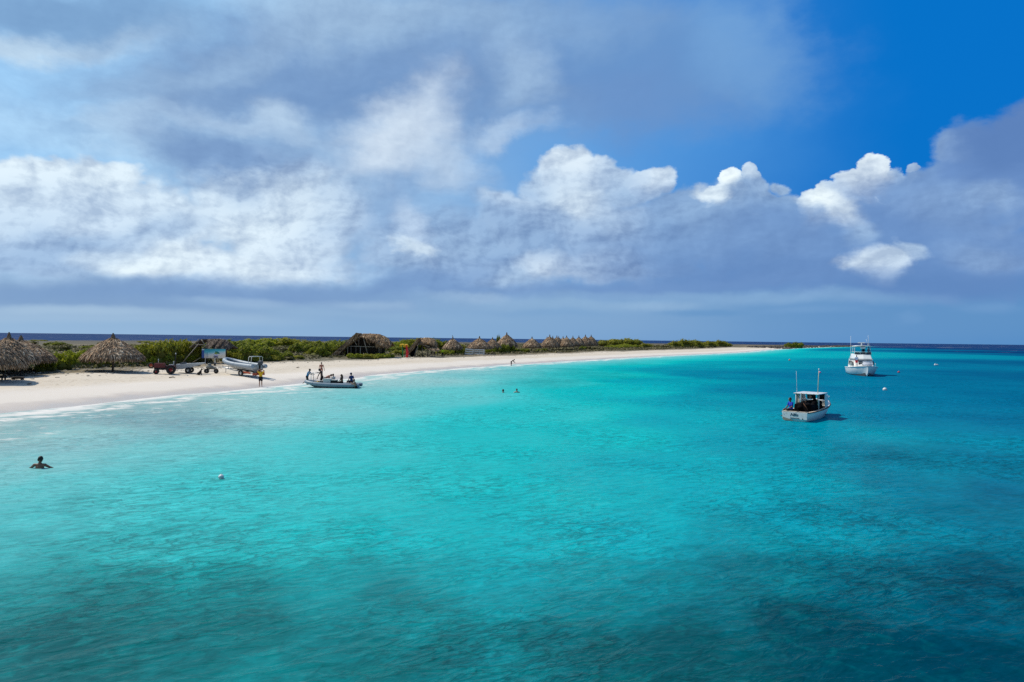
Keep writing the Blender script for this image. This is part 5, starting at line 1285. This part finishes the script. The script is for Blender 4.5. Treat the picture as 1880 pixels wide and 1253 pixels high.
for s_ in (1, -1): hr.tube([(1.5, s_ * 1.9, 2.0), (4.2, s_ * 1.5, 2.2), (5.6, s_ * .55, 2.3), (6.0, 0, 2.32)], .018, 6)
for (x, y) in ((2.6, 1.78), (4.2, 1.45), (5.5, .6)):
    for s_ in (1, -1): hr.bar((x, s_ * y, 1.5), (x, s_ * y, 2.15), .015)
hr.build('bow_rail', MT['steel'], sf, True)
hb_ = MB(); hb_.box((1.95, -.55, 1.98), (.42, .62, .80), ry=-.35); hb_.build('dark_hatch', MT['glass'], sf, bevel=.04)
pd = MB(); pd.box((.95, -1.78, 1.95), (.9, .04, .75)); pd.build('side_door', MT['darkgrey'], sf, bevel=.03)
rot2 = lambda x, y, z: Vector((base.x + math.cos(hd_) * x - math.sin(hd_) * y * .86, base.y + math.sin(hd_) * x + math.cos(hd_) * y * .86, z * .9))
dg_ = thing('covered_dinghy', 'small dinghy under a pale grey cover on the foredeck of the fishing yacht', 'dinghy', rot2(3.3, .35, 1.62), hd_)
b_ = MB(); b_.ell((0, 0, .28), (1.0, .72, .34), 16, 10); b_.ell((-.2, -.25, .42), (.6, .35, .26), 12, 8); b_.box((0, 0, .1), (1.5, 1.1, .2)); voxel(b_, 'cover', pm('grey_canvas', (.42, .46, .54), .7, .12, 4), dg_, .035, 3)
MB().tube([(.9, -.5, .05), (.2, -.74, .25), (-.8, -.6, .05)], .02, 5).build('lashing', MT['black'], dg_)
person('person in a white top and red shorts standing on the foredeck of the fishing yacht', stand(elr=(.30, .05, 1.12), wrr=(.22, .2, .95)), 'brown', rot2(3.0, -1.35, 1.52), hd_ - math.pi / 2 + .2, shirt=(200, 215, 235), shorts=(225, 45, 60), cap=(20, 24, 30), vs=.014)
person('dark-clothed person at the flybridge helm under the hardtop', seated(), 'brown', rot2(-.4, .25, 3.75), hd_ - math.pi / 2, shirt=(24, 34, 60), shorts=(20, 20, 30), vs=.016)
person('person in a grey shirt seated at the right side of the flybridge', seated(), 'tan', rot2(-.6, 1.15, 3.75), hd_ - math.pi / 2 + .4, shirt=(120, 130, 150), shorts=(20, 30, 60), vs=.016)

# ------------------------------------------------------------------ buoys and floats
def buoy(px, py, r_, mat, label, cat='buoy', ring='black', group=None, up=.35):
    p = G(px, py); t_ = thing('mooring_buoy', label, cat, (p.x, p.y, 0), .4, group)
    MB().ell((0, 0, r_ * up), r_, 20, 14).build('ball', mat, t_, True)
    MB().torus((0, 0, r_ * up), (0, .15, 1), r_ * 1.0, r_ * .05, 20, 6).build('band', MT[ring], t_, True)
    s_ = MB(); s_.bar((0, 0, r_ * (up + .9)), (0, 0, r_ * (up + 1.12)), r_ * .14, r_ * .1, 8); s_.torus((0, 0, r_ * (up + 1.2)), (1, 0, 0), r_ * .12, r_ * .035, 12, 6); s_.build('shackle', MT['steel'], t_, True)
    MB().tube([(0, 0, -r_ * .5), (.05, 0, -.8), (.2, .1, -1.6)], r_ * .10, 6).build('mooring_line', MT['darkwood'], t_)
wb = pm('white_buoy_plastic', (.72, .74, .74), .35, .05, 4, grime=(.40, .42, .34))
buoy(406, 879, .095, wb, 'small white buoy floating alone in the turquoise water at left, weed beneath it', up=.55)
buoy(1624.5, 717, .21, wb, 'white round mooring buoy right of the two anchored boats')
buoy(1650, 684.5, .20, pm('red_buoy_plastic', (.42, .04, .08), .4, .1, 4), 'dark red buoy right of the fishing yacht')
buoy(1505, 685.3, .20, pm('pink_buoy_plastic', (.62, .26, .50), .4, .1, 4), 'small pink buoy between the two anchored boats')
buoy(1449.5, 662.3, .26, pm('orange_buoy_plastic', (.45, .13, .05), .4, .1, 4), 'small orange-brown buoy far out left of the fishing yacht')
p = G(1719, 671); t_ = thing('float', 'low white oblong float far out at right', 'float', (p.x, p.y, 0), .1)
MB().ell((0, 0, .06), (.55, .26, .22), 16, 10).build('hull', wb, t_, True); MB().ell((-.28, 0, .22), (.18, .14, .18), 12, 8).build('knob', wb, t_, True); MB().torus((0, 0, .06), (0, 0, 1), .42, .02, 16, 5).build('rope', MT['darkwood'], t_)

# ------------------------------------------------------------------ tractor, flatbed, dolly, dog
p = on_land(306, 687); hd_ = math.radians(180 + 24)
Y0 = p.y; k_ = 1.0
t_ = thing('tractor', 'old maroon open tractor with red wheel rims parked on the sand', 'tractor', p, hd_)
hdm = MB(); hdm.box((.62, 0, .86), (1.05, .46, .42)); hdm.box((.62, 0, 1.09), (1.0, .36, .06)); hdm.build('bonnet', MT['maroon'], t_, bevel=.05)
gr = MB(); gr.box((1.165, 0, .84), (.03, .36, .34)); gr.build('grille', MT['black'], t_)
en = MB(); en.box((.55, 0, .56), (1.2, .34, .26)); en.box((-.15, 0, .62), (.6, .42, .40)); en.bar((.5, -.26, .72), (.9, -.26, .72), .05); en.build('engine', MT['black'], t_, bevel=.02)
for s_ in (1, -1):
    wheel(t_, (-.40, s_ * .56, .44), (0, 1, 0), .44, .24, 'redrim', 8)
    wheel(t_, (.95, s_ * .48, .26), (0, 1, 0), .26, .16, 'redrim', 5)
    fd = MB(); fd.loft([[Vector((-.40 + .5 * math.cos(a), s_ * .43, .44 + .5 * math.sin(a))), Vector((-.40 + .5 * math.cos(a), s_ * .70, .44 + .5 * math.sin(a)))] for a in [math.radians(q) for q in range(10, 171, 20)]])
    fd.build('mudguard', MT['maroon'], t_).modifiers.new('t', 'SOLIDIFY').thickness = .02
st_ = MB(); st_.box((-.42, 0, .92), (.42, .44, .10)); st_.box((-.64, 0, 1.12), (.09, .44, .36)); st_.build('seat', MT['greyalu'], t_, bevel=.03)
MB().bar((.02, 0, .9), (-.1, 0, 1.18), .02).torus((-.11, 0, 1.20), (-.45, 0, 1), .17, .017, 20, 6).build('steering_wheel', MT['black'], t_, True)
ro = MB(); ro.tube([(-.78, .40, .6), (-.82, .38, 1.95), (-.82, .30, 2.03), (-.82, -.30, 2.03), (-.82, -.38, 1.95), (-.78, -.40, .6)], .035, 8); ro.build('roll_bar', MT['black'], t_, True)
MB().box((-.82, .2, 2.10), (.10, .14, .14)).build('beacon', MT['white'], t_, bevel=.02)
MB().bar((.75, .2, 1.1), (.75, .2, 1.55), .025).build('exhaust_pipe', MT['steel'], t_, True)
wheel(t_, (1.42, 0, .88), (.25, 1, 0), .30, .12, MT['orange'], 6); MB().bar((1.15, 0, .7), (1.42, .0, .88), .04).build('front_mount', MT['black'], t_)
# flatbed trailer
p = on_land(346, 686); hd_ = math.radians(180 + 15)
t_ = thing('flatbed_trailer', 'small grey flatbed trailer with black wheels hitched behind the tractor', 'trailer', (p.x, p.y + .5, p.z), hd_)
bd = MB(); bd.loft([[Vector((x, .68, zt)), Vector((x, .66, zl)), Vector((x, -.66, zl)), Vector((x, -.68, zt))] for (x, zt, zl) in ((1.35, .95, .42), (.7, 1.0, .45), (-.1, 1.05, .62), (-.9, 1.10, .86), (-1.35, 1.13, 1.03))], closed=True, capa=True, capb=True); bd.build('bed', MT['greyalu'], t_, bevel=.01)
fr = MB(); fr.bar((.12, -.75, .32), (.12, .75, .32), .05); fr.bar((.12, -.5, .32), (.12, -.5, .8), .05); fr.bar((.12, .5, .32), (.12, .5, .8), .05); fr.bar((1.1, 0, .75), (1.9, 0, .5), .045); fr.bar((-.9, .4, .8), (1.1, 0, .72), .04); fr.bar((-.9, -.4, .8), (1.1, 0, .72), .04); fr.build('chassis', MT['darkwood'], t_)
for s_ in (1, -1): wheel(t_, (.12, s_ * .78, .32), (0, 1, 0), .32, .20, 'steel', 5)
cg = MB(); cg.box((.7, .1, 1.05), (.5, .7, .2), ry=.12); cg.box((-.1, -.2, 1.0), (.7, .5, .14), ry=.1); cg.build('load_crate', MT['darkgrey'], t_, bevel=.02)
# two-wheeled dolly with a bundle
p = on_land(388, 686)
t_ = thing('beach_dolly', 'two-wheeled beach dolly with dark tyres carrying a grey bundle, left of the boat trailer', 'dolly', (p.x, p.y, p.z), .15)
for s_ in (1, -1): wheel(t_, (s_ * .50, 0, .26), (.15 * s_, 1, 0), .27, .22, 'steel', 5)
fr = MB(); fr.bar((-.5, 0, .26), (.5, 0, .26), .04); fr.bar((-.45, 0, .3), (.1, .4, .62), .04); fr.bar((.45, 0, .3), (-.1, .4, .62), .04); fr.bar((.2, .2, .55), (1.0, -.3, .70), .035); fr.build('frame', MT['steel'], t_, True)
bn = MB(); bn.ell((-.25, .25, .68), (.42, .3, .22), 12, 8); bn.ell((.05, .3, .58), (.45, .25, .16), 12, 8); bn.ell((-.3, .3, .92), (.22, .2, .18), 12, 8); voxel(bn, 'bundle', pm('grey_bundle', (.20, .21, .20), .8, .3, 5, grime=(.08, .10, .07)), t_, .03, 2)
# dog
p = on_land(366.5, 689)
t_ = thing('dog', 'black dog sitting on the sand beside the flatbed trailer, facing right', 'dog', p, .0)
b = MB(); b.ell((-.10, 0, .16), (.17, .12, .15), 12, 8); b.cap((-.06, 0, .18), (.12, 0, .42), .125, .10); b.ell((.10, 0, .38), (.11, .10, .13)); b.cap((.13, 0, .45), (.20, 0, .60), .068, .055)
b.ell((.22, 0, .63), (.075, .062, .062)); b.cap((.26, 0, .62), (.35, 0, .59), .038, .026); b.cap((.35, 0, .59), (.365, 0, .595), .02, .018)
for s_ in (1, -1):
    b.cap((.13, s_ * .065, .34), (.16, s_ * .065, .17), .042, .028); b.cap((.16, s_ * .065, .17), (.16, s_ * .065, .03), .028, .022); b.cap((.16, s_ * .065, .025), (.22, s_ * .065, .018), .024, .018)
    b.ell((-.12, s_ * .10, .13), (.13, .06, .12)); b.cap((-.02, s_ * .12, .12), (-.14, s_ * .12, .035), .04, .026); b.cap((-.14, s_ * .12, .03), (.0, s_ * .12, .02), .026, .02)
    b.ell((.195, s_ * .058, .66), (.022, .016, .045))
b.cap((-.24, 0, .08), (-.42, .03, .03), .026, .012)
voxel(b, 'body', pm('black_fur', (.013, .011, .010), .75, .3, 9), t_, .009, 2)
for s_ in (1, -1): MB().ell((.275, s_ * .036, .645), .009, 8, 6).build('eye', EYE, t_, True)
# ------------------------------------------------------------------ ruined thatched shelters, built in metres on a local frame
def thatch_panel(mb, r, A_, B_, C_, D_, n, w, L=(.5, .9), th=.14):
    """quad A(top-left) B(top-right) C(bottom-right) D(bottom-left) covered in drooping leaves"""
    A_, B_, C_, D_ = map(Vector, (A_, B_, C_, D_)); nrm = (B_ - A_).cross(D_ - A_).normalized()
    if (nrm.z < 0 and abs(nrm.z) > .25) or (abs(nrm.z) <= .25 and nrm.y > 0): nrm = -nrm
    mb.add([A_, B_, C_, D_, A_ - nrm * th, B_ - nrm * th, C_ - nrm * th, D_ - nrm * th], [(0, 1, 2, 3), (7, 6, 5, 4), (0, 4, 5, 1), (1, 5, 6, 2), (2, 6, 7, 3), (3, 7, 4, 0)])
    for i in range(n):
        u, v = r.random(), r.random() ** .8
        p = (A_ * (1 - u) + B_ * u) * (1 - v) + (D_ * (1 - u) + C_ * u) * v
        d = ((D_ * (1 - u) + C_ * u) - (A_ * (1 - u) + B_ * u)).normalized()
        sd = (B_ - A_).normalized()
        strip(mb, p + nrm * r.uniform(0, .10), d + sd * r.uniform(-.35, .35) + nrm * r.uniform(-.05, .22), w * r.uniform(.6, 1.5), r.uniform(*L), nrm, .25)
MT['thatch_warm'] = island_mat('warm_dry_thatch', [(0, (0.075, 0.047, 0.028)), (.22, (0.188, 0.123, 0.076)), (.45, (0.300, 0.202, 0.114)), (.62, (0.250, 0.146, 0.081)), (.78, (0.450, 0.314, 0.190)), (.9, (0.425, 0.235, 0.104)), (1, (0.625, 0.470, 0.304))], .9)
r = random.Random(31)
def frame(px, by, unit_px=None):
    p = on_land(px, by); return p, F / p.y          # px per metre
# big ruined hut
p, S_ = frame(664, 656); Yh = p.y
X_ = lambda px: (px - 664) * Yh / F
Z_ = lambda py: (656 - py) * Yh / F
h = thing('thatched_hut', 'large collapsed thatched hut with an open timber front, its left roof reaching the ground', 'hut', p, 0)
ro = MB()
thatch_panel(ro, r, (X_(661), 1.0, Z_(612)), (X_(663), -.6, Z_(612)), (X_(613), -.9, Z_(654)), (X_(610), 3.2, Z_(654)), 1100, .14, (.5, .9), .42)
thatch_panel(ro, r, (X_(663), 1.6, Z_(612.5)), (X_(661), 5.2, Z_(612.5)), (X_(612), 5.6, Z_(652)), (X_(612), 1.0, Z_(652)), 500, .12)
thatch_panel(ro, r, (X_(656), -1.0, Z_(611.5)), (X_(663), -.95, Z_(612.5)), (X_(618), -1.25, Z_(655)), (X_(610), -1.3, Z_(655)), 600, .15, (.35, .6), .3)
ro.build('left_roof', MT['thatch_warm'], h)
ro = MB()
prof = [(X_(665), Z_(613)), (X_(678), Z_(612.6)), (X_(694), Z_(613.5)), (X_(704), Z_(617)), (X_(711), Z_(621.5)), (X_(716), Z_(629))]
for (xa, za), (xb, zb) in zip(prof, prof[1:]):
    thatch_panel(ro, r, (xa, 1.2, za), (xb, 1.3, zb), (xb + .1, -.9, max(zb - (.8 if xb < X_(682) else 1.3), Z_(634))), (xa - .05, -1.0, za - (.5 if xa < X_(670) else .85 if xa < X_(680) else 1.55)), 230, .13)
    thatch_panel(ro, r, (xb, 1.2, zb), (xa, 1.2, za), (xa, 4.2, Z_(634)), (xb, 4.2, Z_(634)), 110, .13)
for i in range(420):       # ragged hanging fringe
    x = r.uniform(X_(675), X_(715)); strip(ro, (x, -.95 + r.uniform(-.1, .3), Z_(r.uniform(627, 631)) if x > X_(690) else Z_(r.uniform(619, 622))), (r.uniform(-.3, .3), r.uniform(-.3, .1), -1), .13, r.uniform(.4, 1.0), (0, -1, .2))
ro.build('right_roof', MT['thatch_warm'], h)
bk = MB(); bk.box((X_(664), 3.0, Z_(642)), (X_(702) - X_(628), .15, 3.0)); bk.box((X_(686), 1.9, Z_(624)), (2.8, .2, 1.2)); bk.add([(X_(x), y, Z_(z)) for y in (2.6, 2.9) for (x, z) in ((628, 655), (663, 613.5), (700, 626), (702, 655))], [(0, 1, 2, 3), (7, 6, 5, 4), (0, 4, 5, 1), (1, 5, 6, 2), (2, 6, 7, 3), (3, 7, 4, 0)]); bk.build('back_wall', MT['thatch_core'], h)
tb = MB()
for (a, c) in (((640, 655), (640, 634)), ((646, 655), (646, 636)), ((655, 655), (655, 636)), ((660, 636), (660, 618)), ((663, 655), (663, 637)), ((698, 652), (696, 631)), ((701, 652), (700, 630)), ((632, 655), (630, 645))):
    tb = MB(); tb.bar((X_(a[0]), -.7, Z_(a[1])), (X_(c[0]), -.7, Z_(c[1])), .085, .07, 6); tb.build('post', MT['palewood'] if a[0] in (640, 663, 698) else MT['wood'], h, True)
for (a, c, rr_) in (((632, 636), (697, 637), .075), ((652, 625.5), (657, 635.5), .065), ((668, 619), (677, 652), .10), ((630, 641), (665, 616), .07), ((676, 624), (680, 634), .06), ((671, 624), (674, 620), .05)):
    tb = MB(); tb.bar((X_(a[0]), -.78, Z_(a[1])), (X_(c[0]), -.78, Z_(c[1])), rr_, rr_ * .85, 6); tb.build('beam', MT['palewood'], h, True)
tr_ = thing('timber_trestle', 'bleached crossed timbers standing on the scrub before the ruined hut', 'trestle', on_land(667, 657.5)); tr_.location.z += .1
kx = tr_.location.y / F
for (a, c) in (((-3.5, 0), (1.5, 7)), ((.5, 7.5), (1, 0)), ((3, 0), (3.2, 6.5))):
    MB().bar((a[0] * kx, 0, a[1] * kx), (c[0] * kx, .1, c[1] * kx), .06, .05, 6).build('timber', MT['palewood'], tr_, True)
# leaning shelter
p, S_ = frame(778, 655.5); Yh2 = p.y
X2 = lambda px: (px - 778) * Yh2 / F
Z2 = lambda py: (655.5 - py) * Yh2 / F
h = thing('thatched_shelter', 'leaning thatched beach shelter with a black shaded interior at its left end', 'shelter', p, 0)
ro = MB(); thatch_panel(ro, r, (X2(770), 1.2, Z2(622.5)), (X2(771), -.8, Z2(623)), (X2(750), -1.0, Z2(643)), (X2(749), 1.6, Z2(643)), 420, .12); thatch_panel(ro, r, (X2(768), -1.0, Z2(621.5)), (X2(773), -1.0, Z2(621.5)), (X2(755), -1.1, Z2(647)), (X2(748), -1.1, Z2(646)), 260, .13, (.4, .7), .2); ro.build('left_roof', MT['thatch_warm'], h)
MB().add([(X2(768), -.75, Z2(626)), (X2(751), -.9, Z2(644)), (X2(752), -.9, Z2(654.5)), (X2(760), -.85, Z2(654.5)), (X2(768), 1.6, Z2(626)), (X2(751), 1.6, Z2(644)), (X2(752), 1.6, Z2(654.5)), (X2(760), 1.6, Z2(654.5))],
         [(0, 1, 2, 3), (7, 6, 5, 4), (0, 4, 5, 1), (1, 5, 6, 2), (2, 6, 7, 3), (3, 7, 4, 0)]).build('interior_shade', MT['tarp_and_shade'], h)  # black solid standing in for the shade inside the shelter
ro = MB()
pf = [(X2(770), Z2(622)), (X2(780), Z2(620)), (X2(790), Z2(620.5)), (X2(797), Z2(624)), (X2(801), Z2(630))]
for (xa, za), (xb, zb) in zip(pf, pf[1:]):
    thatch_panel(ro, r, (xa, 1.0, za), (xb, 1.0, zb), (xb, -.8, max(zb - .9, Z2(636))), (xa, -.8, za - 1.0), 200, .12); thatch_panel(ro, r, (xb, 1.0, zb), (xa, 1.0, za), (xa, 2.8, Z2(634)), (xb, 2.8, Z2(634)), 60, .12)
ro.build('main_roof', MT['thatch_warm'], h)
ro = MB(); thatch_panel(ro, r, (X2(770), .4, Z2(632)), (X2(800), .4, Z2(634)), (X2(807), -1.5, Z2(642)), (X2(788), -1.5, Z2(641)), 420, .12); ro.build('lower_roof', MT['thatch'], h)
for (a, c) in (((767, 655), (768, 632)), ((762, 655), (766, 640)), ((776, 655), (776, 636)), ((786, 655), (786, 638)), ((798, 655), (798, 640)), ((804, 653), (804, 642))):
    MB().bar((X2(a[0]), -.9, Z2(a[1])), (X2(c[0]), -.9, Z2(c[1])), .08, .065, 6).build('post', MT['palewood'] if a[0] < 770 else MT['wood'], h, True)
MB().bar((X2(768), -.95, Z2(631)), (X2(790), -1.2, Z2(637)), .10, .08, 6).build('beam', MT['palewood'], h, True)
for k, (px, lb) in enumerate(((791.5, 'left one of two brown wooden chairs under the leaning shelter'), (796.5, 'right one of two brown wooden chairs under the leaning shelter'))):
    q = on_land(px, 654.5); c_ = thing('wooden_chair', lb, 'chair', q, 2.8, 'brown chairs under the leaning shelter')
    MB().box((0, 0, .42), (.46, .44, .05)).build('seat', MT['wood'], c_); MB().box((0, -.22, .72), (.46, .04, .5)).build('backrest', MT['wood'], c_)
    for sx in (-1, 1):
        for sy in (-1, 1): MB().box((sx * .2, sy * .19, .2), (.05, .05, .42)).build('leg', MT['wood'], c_)
q = on_land(781, 655.5); c_ = thing('picnic_table', 'grey picnic table in the open front of the leaning shelter', 'table', q, .1)
MB().box((0, 0, .72), (1.5, .7, .06)).build('tabletop', MT['palewood'], c_)
for sx in (-1, 1):
    MB().bar((sx * .6, -.35, 0), (sx * .6, .2, .7), .04).build('leg', MT['wood'], c_); MB().bar((sx * .6, .35, 0), (sx * .6, -.2, .7), .04).build('leg', MT['wood'], c_)
for sy in (-1, 1): MB().box((0, sy * .62, .42), (1.5, .26, .05)).build('bench', MT['palewood'], c_)
# painted palm-shaped posts
q = on_land(739, 657); kx = q.y / F
for (px, lb, col1, col2, w) in ((739, 'green painted post with yellow palm fronds, left of the pair on the sand', (20, 120, 60), (235, 195, 20), .11), (747, 'thicker red painted post with yellow palm fronds, right of the pair on the sand', (215, 40, 50), (235, 180, 20), .22)):
    q = on_land(px, 657); t_ = thing('painted_palm_post', lb, 'painted post', q, 0, 'painted palm posts')
    Ht = (657 - 632) * kx
    MB().tube([(0, 0, -.2), (w * .3, 0, Ht * .4), (-w * .2, 0, Ht * .72), (-w * .8, 0, Ht * .95)], [w * 1.2, w, w * .8, w * .6], 8).build('trunk', pm('post_paint%d' % px, col1, .5, .1), t_, True)
    fr = MB()
    for k in range(7):
        a = 2 * math.pi * k / 7 + .3; dx, dy = math.cos(a), math.sin(a)
        fr.tube([(-w * .8, 0, Ht * .93), (-w * .8 + dx * .22, dy * .22, Ht * .93 + .16), (-w * .8 + dx * .42, dy * .42, Ht * .93 + .0), (-w * .8 + dx * .48, dy * .48, Ht * .93 - .42)], [.03, .06, .055, .02], 5)
    fr.build('frond', pm('frond_paint%d' % px, col2, .5, .12), t_, True)
q = on_land(743, 656); t_ = thing('low_rail', 'low grey rail linking the two painted palm posts', 'rail', q)
MB().bar((-4.5 * kx, .2, .35), (8 * kx, .2, .35), .05).build('bar', MT['greyalu'], t_)
for x in (-4, 7.5): MB().bar((x * kx, .2, -.1), (x * kx, .2, .35), .05).build('foot', MT['greyalu'], t_)
# white slatted fence panels before the second palapa
for (x0, x1, tp, by, sk, lb) in ((853.5, 868, 640, 652, -.12, 'left white slatted fence panel, leaning, before the low palapa'), (871, 888.5, 641.5, 652, 0, 'right white slatted fence panel with a wide end post')):
    a = on_land(x0, by); c = AT(x1, by, a.y); w = c.x - a.x; hh = (by - tp) * a.y / F
    t_ = thing('slatted_fence', lb, 'fence', a, 0, 'white fence panels'); t_.rotation_euler = (0, sk * -.5, 0)
    for k in range(3): MB().box((w / 2, -.04, hh * (.22 + .34 * k)), (w, .04, hh * .20)).build('slat', MT['white'], t_)
    for x in (0, w / 2, w): MB().box((x, 0, hh / 2), (.10 if x < w else .28, .08, hh)).build('post', MT['whitepaint'], t_)
# thin tall pole at the first far palapa
q = on_land(830, 652.5); t_ = thing('pole', 'thin tall dark pole rising above the small palapa beside the leaning shelter', 'pole', q)
MB().bar((0, 0, -.3), (.03, 0, (652.5 - 616.5) * q.y / F), .06, .035, 6).build('shaft', MT['wood'], t_, True); MB().ell((.03, 0, (652.5 - 616.5) * q.y / F), .08, 8, 6).build('tip', MT['darkwood'], t_)
# gabled shelter behind the sign
p = on_land(388, 669); Y3 = p.y + 2.6; p = AT(388, 668, Y3); p.z = lz(p.x, p.y)
X3 = lambda px: (px - 388) * Y3 / F
zb = AT(388, 640, Y3).z - p.z
Z3 = lambda py: zb + (640 - py) * Y3 / F
h = thing('gabled_shelter', 'thatched hipped shelter with an open timber gable standing behind the beach sign', 'shelter', p, 0)
ro = MB()
thatch_panel(ro, r, (X3(373), -.6, Z3(623)), (X3(373), 1.5, Z3(623)), (X3(355), 2.0, Z3(637)), (X3(355), -.7, Z3(638)), 260, .10, (.35, .6))
pf = [(X3(376), Z3(622.8)), (X3(398), Z3(622.4)), (X3(408), Z3(623.5)), (X3(416), Z3(628)), (X3(422), Z3(636))]
for (xa, za), (xb, zb_) in zip(pf, pf[1:]):
    thatch_panel(ro, r, (xa, .9, za), (xb, .9, zb_), (xb, -1.0, max(Z3(640.5), zb_ - .9)), (xa + (.55 if xa < X3(380) else 0), -1.0, Z3(640)), 240, .10, (.35, .6)); thatch_panel(ro, r, (xb, .9, zb_), (xa, .9, za), (xa, 2.6, Z3(640)), (xb, 2.6, Z3(640)), 60, .10, (.35, .6))
ro.build('roof', MT['thatch_dark'], h)
for (a, c) in (((355, 639), (372, 623)), ((376, 624), (383, 634)), ((365, 633.3), (386, 633.7)), ((385, 634), (378, 640))):
    MB().bar((X3(a[0]), -1.1, Z3(a[1])), (X3(c[0]), -1.1, Z3(c[1])), .06, .05, 6).build('gable_timber', MT['palewood'], h, True)
for px in (377, 384, 412): MB().bar((X3(px), -.8 if px != 412 else .6, -.2), (X3(px), -.8 if px != 412 else .6, Z3(636)), .08, .07, 8).build('post', MT['darkwood'], h, True)
ft = on_land(333, 668.5); MB().bar((ft.x - p.x, ft.y - p.y, ft.z - p.z), (X3(372), -1.15, Z3(631)), .065, .055, 6).build('prop_pole', MT['palewood'], h, True)
MB().bar((X3(362), -1.2, Z3(665)), (X3(374), -1.0, Z3(657)), .045, .04, 6).build('short_prop', MT['palewood'], h, True)
# beach sign: a flat printed board
q = on_land(389, 671.5); Ys = q.y
W = 42.5 * Ys / F; Hs = 17 * Ys / F; zc = AT(392, 649.5, Ys).z - q.z; xc = (392 - 389) * Ys / F
sg = thing('beach_sign', 'wide printed beach sign with turquoise sea, white sand and a green island map', 'sign', q, .04)
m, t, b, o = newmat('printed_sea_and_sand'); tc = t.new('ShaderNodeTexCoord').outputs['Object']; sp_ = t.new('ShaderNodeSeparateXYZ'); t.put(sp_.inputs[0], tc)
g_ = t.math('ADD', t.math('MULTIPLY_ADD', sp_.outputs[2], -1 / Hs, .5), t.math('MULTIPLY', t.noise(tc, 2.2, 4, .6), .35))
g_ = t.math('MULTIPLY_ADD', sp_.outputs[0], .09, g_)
t.put(b.inputs['Base Color'], t.ramp(g_, [(.15, (.04, .30, .38)), (.38, (.05, .46, .60)), (.55, (.25, .62, .72)), (.72, (.62, .72, .78)), (1, (.80, .74, .64))])); b.inputs['Roughness'].default_value = .45  # print colours brightened to stand in for light bounced off the ground
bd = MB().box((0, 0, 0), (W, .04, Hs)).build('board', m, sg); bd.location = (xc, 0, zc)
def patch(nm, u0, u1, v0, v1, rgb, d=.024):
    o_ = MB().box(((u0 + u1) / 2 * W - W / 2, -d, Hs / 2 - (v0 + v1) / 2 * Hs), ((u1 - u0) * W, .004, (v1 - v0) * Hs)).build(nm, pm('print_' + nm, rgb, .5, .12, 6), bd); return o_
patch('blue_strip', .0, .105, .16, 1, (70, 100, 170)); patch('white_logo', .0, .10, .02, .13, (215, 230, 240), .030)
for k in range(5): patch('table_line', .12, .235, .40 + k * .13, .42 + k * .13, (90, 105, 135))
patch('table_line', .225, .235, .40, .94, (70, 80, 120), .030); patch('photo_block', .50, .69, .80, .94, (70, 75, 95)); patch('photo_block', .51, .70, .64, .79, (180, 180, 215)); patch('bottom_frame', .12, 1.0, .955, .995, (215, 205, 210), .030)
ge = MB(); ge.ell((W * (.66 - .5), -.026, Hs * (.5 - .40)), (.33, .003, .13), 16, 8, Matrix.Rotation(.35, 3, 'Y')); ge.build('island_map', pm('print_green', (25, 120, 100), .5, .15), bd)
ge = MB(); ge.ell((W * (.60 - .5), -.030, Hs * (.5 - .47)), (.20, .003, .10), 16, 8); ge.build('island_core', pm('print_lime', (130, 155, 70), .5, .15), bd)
for x in (-.36, .05): MB().box((xc + x * W, .045, (zc + Hs / 2) / 2 - .1), (.10 if x > 0 else .05, .05, zc + Hs / 2 + .0)).build('post', MT['whitepaint'], sg)
MB().box((xc + .05 * W, .04, .1), (.22, .2, .35)).build('post_foot', MT['darkwood'], sg, bevel=.02)
# beach litter that can be picked out
for (px, py, L, lb) in ((316, 694.5, .55, 'short piece of driftwood on the sand in front of the tractor'), (547, 676, .35, 'small stick on the bare sand left of the bikini woman'), (54, 707, .3, 'small dark stick on the wet sand at far left')):
    q = on_land(px, py); t_ = thing('driftwood', lb, 'driftwood', (q.x, q.y, q.z + .05), .2)
    MB().tube([(-L / 2, 0, 0), (0, .05, .04), (L / 2, -.03, .02)], [.05, .045, .03], 6).build('log', MT['wood'], t_, True); MB().bar((0, .04, .03), (.1, .1, .15), .02, .012, 5).build('twig', MT['wood'], t_)
